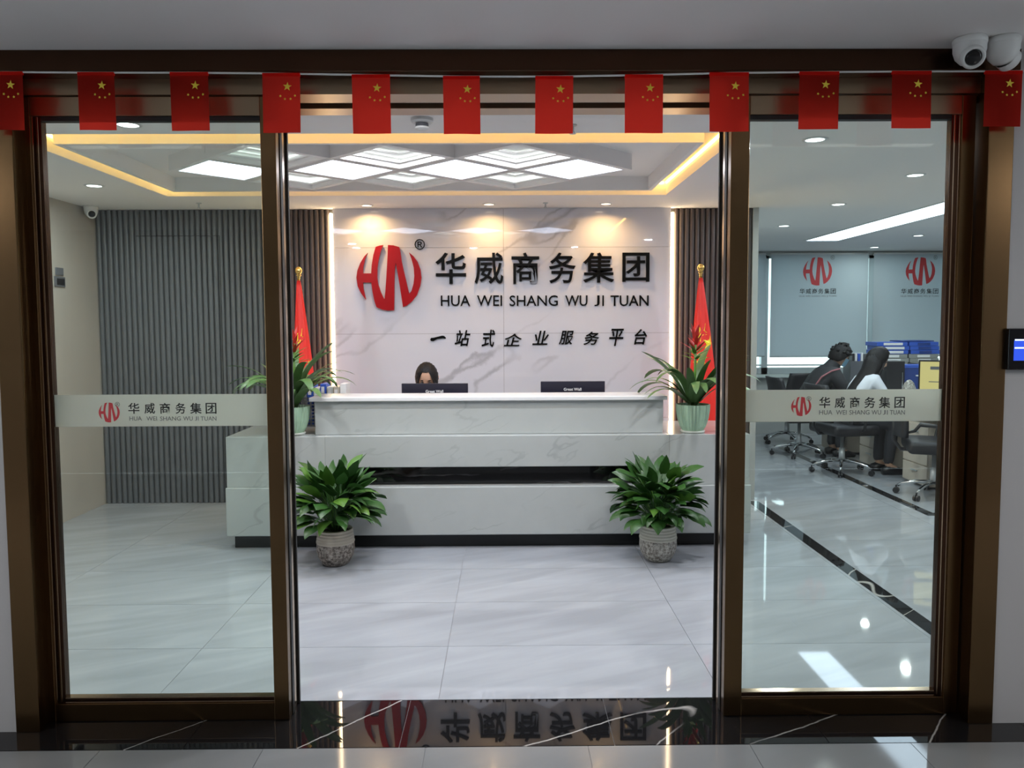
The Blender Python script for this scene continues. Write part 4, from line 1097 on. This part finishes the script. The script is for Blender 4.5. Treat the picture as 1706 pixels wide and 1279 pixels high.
def hand(bm, w_, d, upv, s=1., flip=1):
    d = Vector(d).normalized(); side = d.cross(upv).normalized()*flip; w_ = Vector(w_)
    tube(bm, [w_-d*.01, w_+d*.03, w_+d*.075], [.024, .030, .026], 8)
    for k, L_ in enumerate((.062, .07, .066, .052)):
        b0 = w_+d*.07+side*(.024-.016*k)
        tube(bm, [b0, b0+d*L_*.5, b0+d*L_*.85-upv*.018, b0+d*L_*.95-upv*.03], [.0085, .008, .0075, .005], 6)
    b0 = w_+d*.02+side*.024
    tube(bm, [b0, b0+side*.022+d*.02, b0+side*.03+d*.045-upv*.008], [.010, .009, .006], 6)
def person(name_label, loc, rotz, lean, head_f, clothes, long_hair, maskp=False, wrist_x=.46, hdz=0., bulk=.014, hs=1., back=.05):
    t = thing('person', name_label, 'person', (0, 0, 0))
    L_ = lean
    pel = (0, 0, .60); sp1 = (.05+.10*L_, 0, .74); chs = (.08+.30*L_, 0, .92); nk0 = (.09+.42*L_, 0, 1.03); nk = (.10+.50*L_, 0, 1.09)
    shx = .08+.40*L_
    V = [pel, sp1, chs, nk0, nk]; E_ = [(0, 1), (1, 2), (2, 3), (3, 4)]; R_ = [(.13, .12), (.12, .10), (.135, .10), (.075, .07), (.048, .048)]
    for sg in (-1, 1):
        i = len(V)
        V += [(shx, sg*.165, .985), (shx+.10, sg*.215, .80+.02*L_), (wrist_x, sg*.13, .785)]
        E_ += [(2, i), (i, i+1), (i+1, i+2)]; R_ += [.052, .042, .027]
        i = len(V)
        V += [(.06, sg*.095, .57), (.44, sg*.11, .53), (.40, sg*.11, .10), (.50, sg*.12, .05)]
        E_ += [(0, i), (i, i+1), (i+1, i+2), (i+2, i+3)]; R_ += [.085, .062, .042, .035]
    body = skin_mesh(V, E_, R_, 0)
    hc = Vector((.11+.60*L_, 0, 1.205-.05*L_+hdz)); f_ = Vector(head_f).normalized(); u_ = (Vector((0, 0, 1))-f_*f_.z).normalized()
    add_head(body, hc, f_, u_)
    for sg in (-1, 1):
        wv = Vector((wrist_x, sg*.13, .785)); hand(body, wv, (1, -sg*.15, -.05), Vector((0, 0, 1)), flip=sg)
    b_o = obj('body', body, M['skin'], t, smooth=True)
    # garments: same skeleton, a little thicker
    def sub(idx, grow, sub_=1, root=None, ends=None):
        mp = {j: k for k, j in enumerate(idx)}
        vv = [V[j] for j in idx]; ee = [(mp[a], mp[b_]) for a, b_ in E_ if a in mp and b_ in mp]
        rr = [tuple(x+grow for x in R_[j]) if hasattr(R_[j], '__len__') else R_[j]+grow for j in idx]
        return skin_mesh(vv, ee, rr, mp[root], sub_)
    top = sub([0, 1, 2, 3, 5, 6, 7, 12, 13, 14], bulk, root=1)
    obj('top_garment', top, clothes[0], t, smooth=True)
    if maskp: obj('collar', tube(NB(), [(nk0[0]-.01, 0, nk0[2]-.04), (nk0[0]+.015, 0, nk0[2]+.02), (nk[0], 0, nk[2]+.015)], [.125, .090, .076], 16, cap=False), clothes[0], t, smooth=True)
    leg = sub([0, 8, 9, 10, 15, 16, 17], .012, root=0)
    obj('trousers', leg, clothes[1], t, smooth=True)
    for sg in (-1, 1):
        b = NB(); tube(b, [(.34, sg*.115, .045), (.40, sg*.115, .055), (.50, sg*.12, .042), (.58, sg*.122, .035)], [.040, .052, .046, .026], 10)
        for v in b.verts: v.co.z = max(v.co.z, .004)
        obj('shoe', b, M['black'], t, smooth=True)
    # hair: cap around the skull leaving the face free
    b = NB(); s_d = u_.cross(f_).normalized(); N, K = 28, 16
    drop = .40 if long_hair else 0
    rows = []
    for i in range(K+1):
        r = []
        for k in range(N):
            ph = 2*PI*k/N; cph = math.cos(ph)
            # lower limit of the cap: high at the brow, low at the nape
            cf = .80
            lim = PI*((.22 if long_hair else .30) if cph > cf else (.33+(.42 if long_hair else .33)*min(1, (cf-cph)/(.5 if long_hair else .9))))
            th = .02+lim*i/K
            x, y_, z = math.sin(th)*cph, math.sin(th)*math.sin(ph), math.cos(th)
            wv_ = 1+(.03 if long_hair else .055)*math.sin(k*2.7+i*1.9)
            p = hc-f_*.006+(f_*x*.108+s_d*y_*.092+u_*z*.130)*hs*wv_
            if long_hair and i > K-2 and cph < .55: pass
            r.append(p)
        rows.append(r)
    if long_hair:
        base = rows[-1]
        for q in range(1, 8):
            v = q/7; r = []
            for k in range(N):
                ph = 2*PI*k/N; cph = math.cos(ph); p = base[k].copy()
                if cph < .68:
                    wgt = min(1, (.68-cph)/.45)
                    p.z -= drop*v*wgt; p.x -= back*v*wgt*(.55+.45*(-cph if cph < 0 else 0)); p.y += math.copysign(1, (s_d*math.sin(ph)).y or 1)*abs(math.sin(ph))*back*.60*v*wgt
                    p += s_d*math.sin(ph)*.045*math.sin(v*PI*.62)*wgt
                    p += s_d*.004*math.sin(k*5+q)*v
                r.append(p)
            rows.append(r)
    VV = [[b.verts.new(p) for p in r] for r in rows]
    for a, b2 in zip(VV, VV[1:]):
        for k in range(N): b.faces.new((a[k], b2[k], b2[(k+1) % N], a[(k+1) % N]))
    b.faces.new(VV[0][::-1]); bmesh.ops.recalc_face_normals(b, faces=b.faces)
    res = bmesh.ops.solidify(b, geom=b.faces[:], thickness=.008)
    if back > .1:        # long hair falling over the bent back
        n0 = len(b.verts)
        q0 = hc-Vector((.02, 0, 0))
        tb_ = NB(); tube(tb_, [q0+Vector((.0, 0, .05)), q0+Vector((-.03, 0, -.04)), q0+Vector((-.07, 0, -.13)), q0+Vector((-.14, 0, -.22)), Vector((.085, 0, .86)), Vector((.02, 0, .765)), Vector((-.01, 0, .70))], [.07, .092, .078, .066, .062, .048, .012], 20)
        for v in tb_.verts: v.co.y *= (1.1+.9*min(1, max(0, (1.18-v.co.z)/.25)))*(1+.06*math.sin(v.co.y*190+v.co.z*9))
        me_ = bpy.data.meshes.new('t'); tb_.to_mesh(me_); tb_.free(); b.from_mesh(me_); bpy.data.meshes.remove(me_)
    if not long_hair:    # tousled tufts
        rh = random.Random(4)
        for k in range(46):
            ph = rh.uniform(.9, 5.4); th = rh.uniform(.05, 1.45)
            dv = f_*math.sin(th)*math.cos(ph)*.108+s_d*math.sin(th)*math.sin(ph)*.092+u_*math.cos(th)*.130
            p0 = hc+dv*hs*.94; dd = (dv.normalized()+Vector((rh.uniform(-.7, .7), rh.uniform(-.7, .7), rh.uniform(-.5, .3)))).normalized()
            tube(b, [p0, p0+dd*.022, p0+dd*.045-Vector((0, 0, .008))], [.024, .017, .003], 6)
    obj('hair', b, M['hair'], t, smooth=True)
    # eyes, brows, mouth
    for nm, m, up_, out, w_, r_ in (('eye', M['black'], .012, .0, .030, .007), ('eyebrow', M['hair'], .032, .0, .030, .004)):
        for sg in (-1, 1):
            c0 = hc+u_*up_+s_d*sg*w_+f_*.083
            obj(nm, tube(NB(), [c0-s_d*.013, c0+u_*.003, c0+s_d*.013-f_*.004], [r_*.4, r_, r_*.4], 6), m, t, smooth=True)
    c0 = hc-u_*.058+f_*.092
    obj('mouth', tube(NB(), [c0-s_d*.022-f_*.004, c0, c0+s_d*.022-f_*.004], [.002, .006, .002], 6), M['lips'], t, smooth=True)
    if maskp:
        b = NB(); G = []
        for q in range(6):
            v = q/5
            G.append([b.verts.new(hc-u_*(.0+.095*v)+f_*(.108*math.cos(a)-.010*v)+s_d*.080*math.sin(a)*(1-.25*v)) for a in [(-1.1+2.2*k/8) for k in range(9)]])
        for q in range(5):
            for k in range(8): b.faces.new((G[q][k], G[q+1][k], G[q+1][k+1], G[q][k+1]))
        mk = obj('face_mask', b, M['mask'], t, smooth=True)
        for sg in (-1, 1): obj('ear_loop', tube(NB(), [hc-u_*.01+s_d*sg*.071+f_*.05, hc+u_*.01+s_d*sg*.083-f_*.012, hc-u_*.05+s_d*sg*.07+f_*.03], .0018, 4), M['white'], mk)
    t.location = loc; t.rotation_euler = (0, 0, rotz)
    return t, hc
pm, _ = person('man in a black jacket and blue mask bent over his desk, facing right', (3.48, 9.08, -.01), 0, .55, (.9, -.12, -.42), (M['jacket'], M['trousers']), False, True, wrist_x=.62, bulk=.04, hs=1.16)
b = NB(); tube(b, [(.08, -.16, .84), (.14, -.20, .95), (.24, -.235, 1.02), (.34, -.225, 1.045)], .009, 6)
# piping sits on the jacket: authored in the person's own frame
me = bpy.data.meshes.new('piping'); b.to_mesh(me); b.free(); me.materials.append(M['piping'])
o = bpy.data.objects.new('piping', me); C.objects.link(o); o.parent = pm
person('long-haired woman in a white shirt and dark trousers sitting at an office desk', (3.53, 8.02, -.01), 0, .35, (.80, -.34, -.48), (M['shirt'], M['trousers']), True, wrist_x=.55, back=.24, hs=1.06)
person('long-haired receptionist behind the left desk monitor, only hair and forehead showing', (-.62, 6.42, -.01), -PI/2, .25, (.85, 0, -.52), (M['shirt'], M['trousers']), True, wrist_x=.42, hdz=-.045)
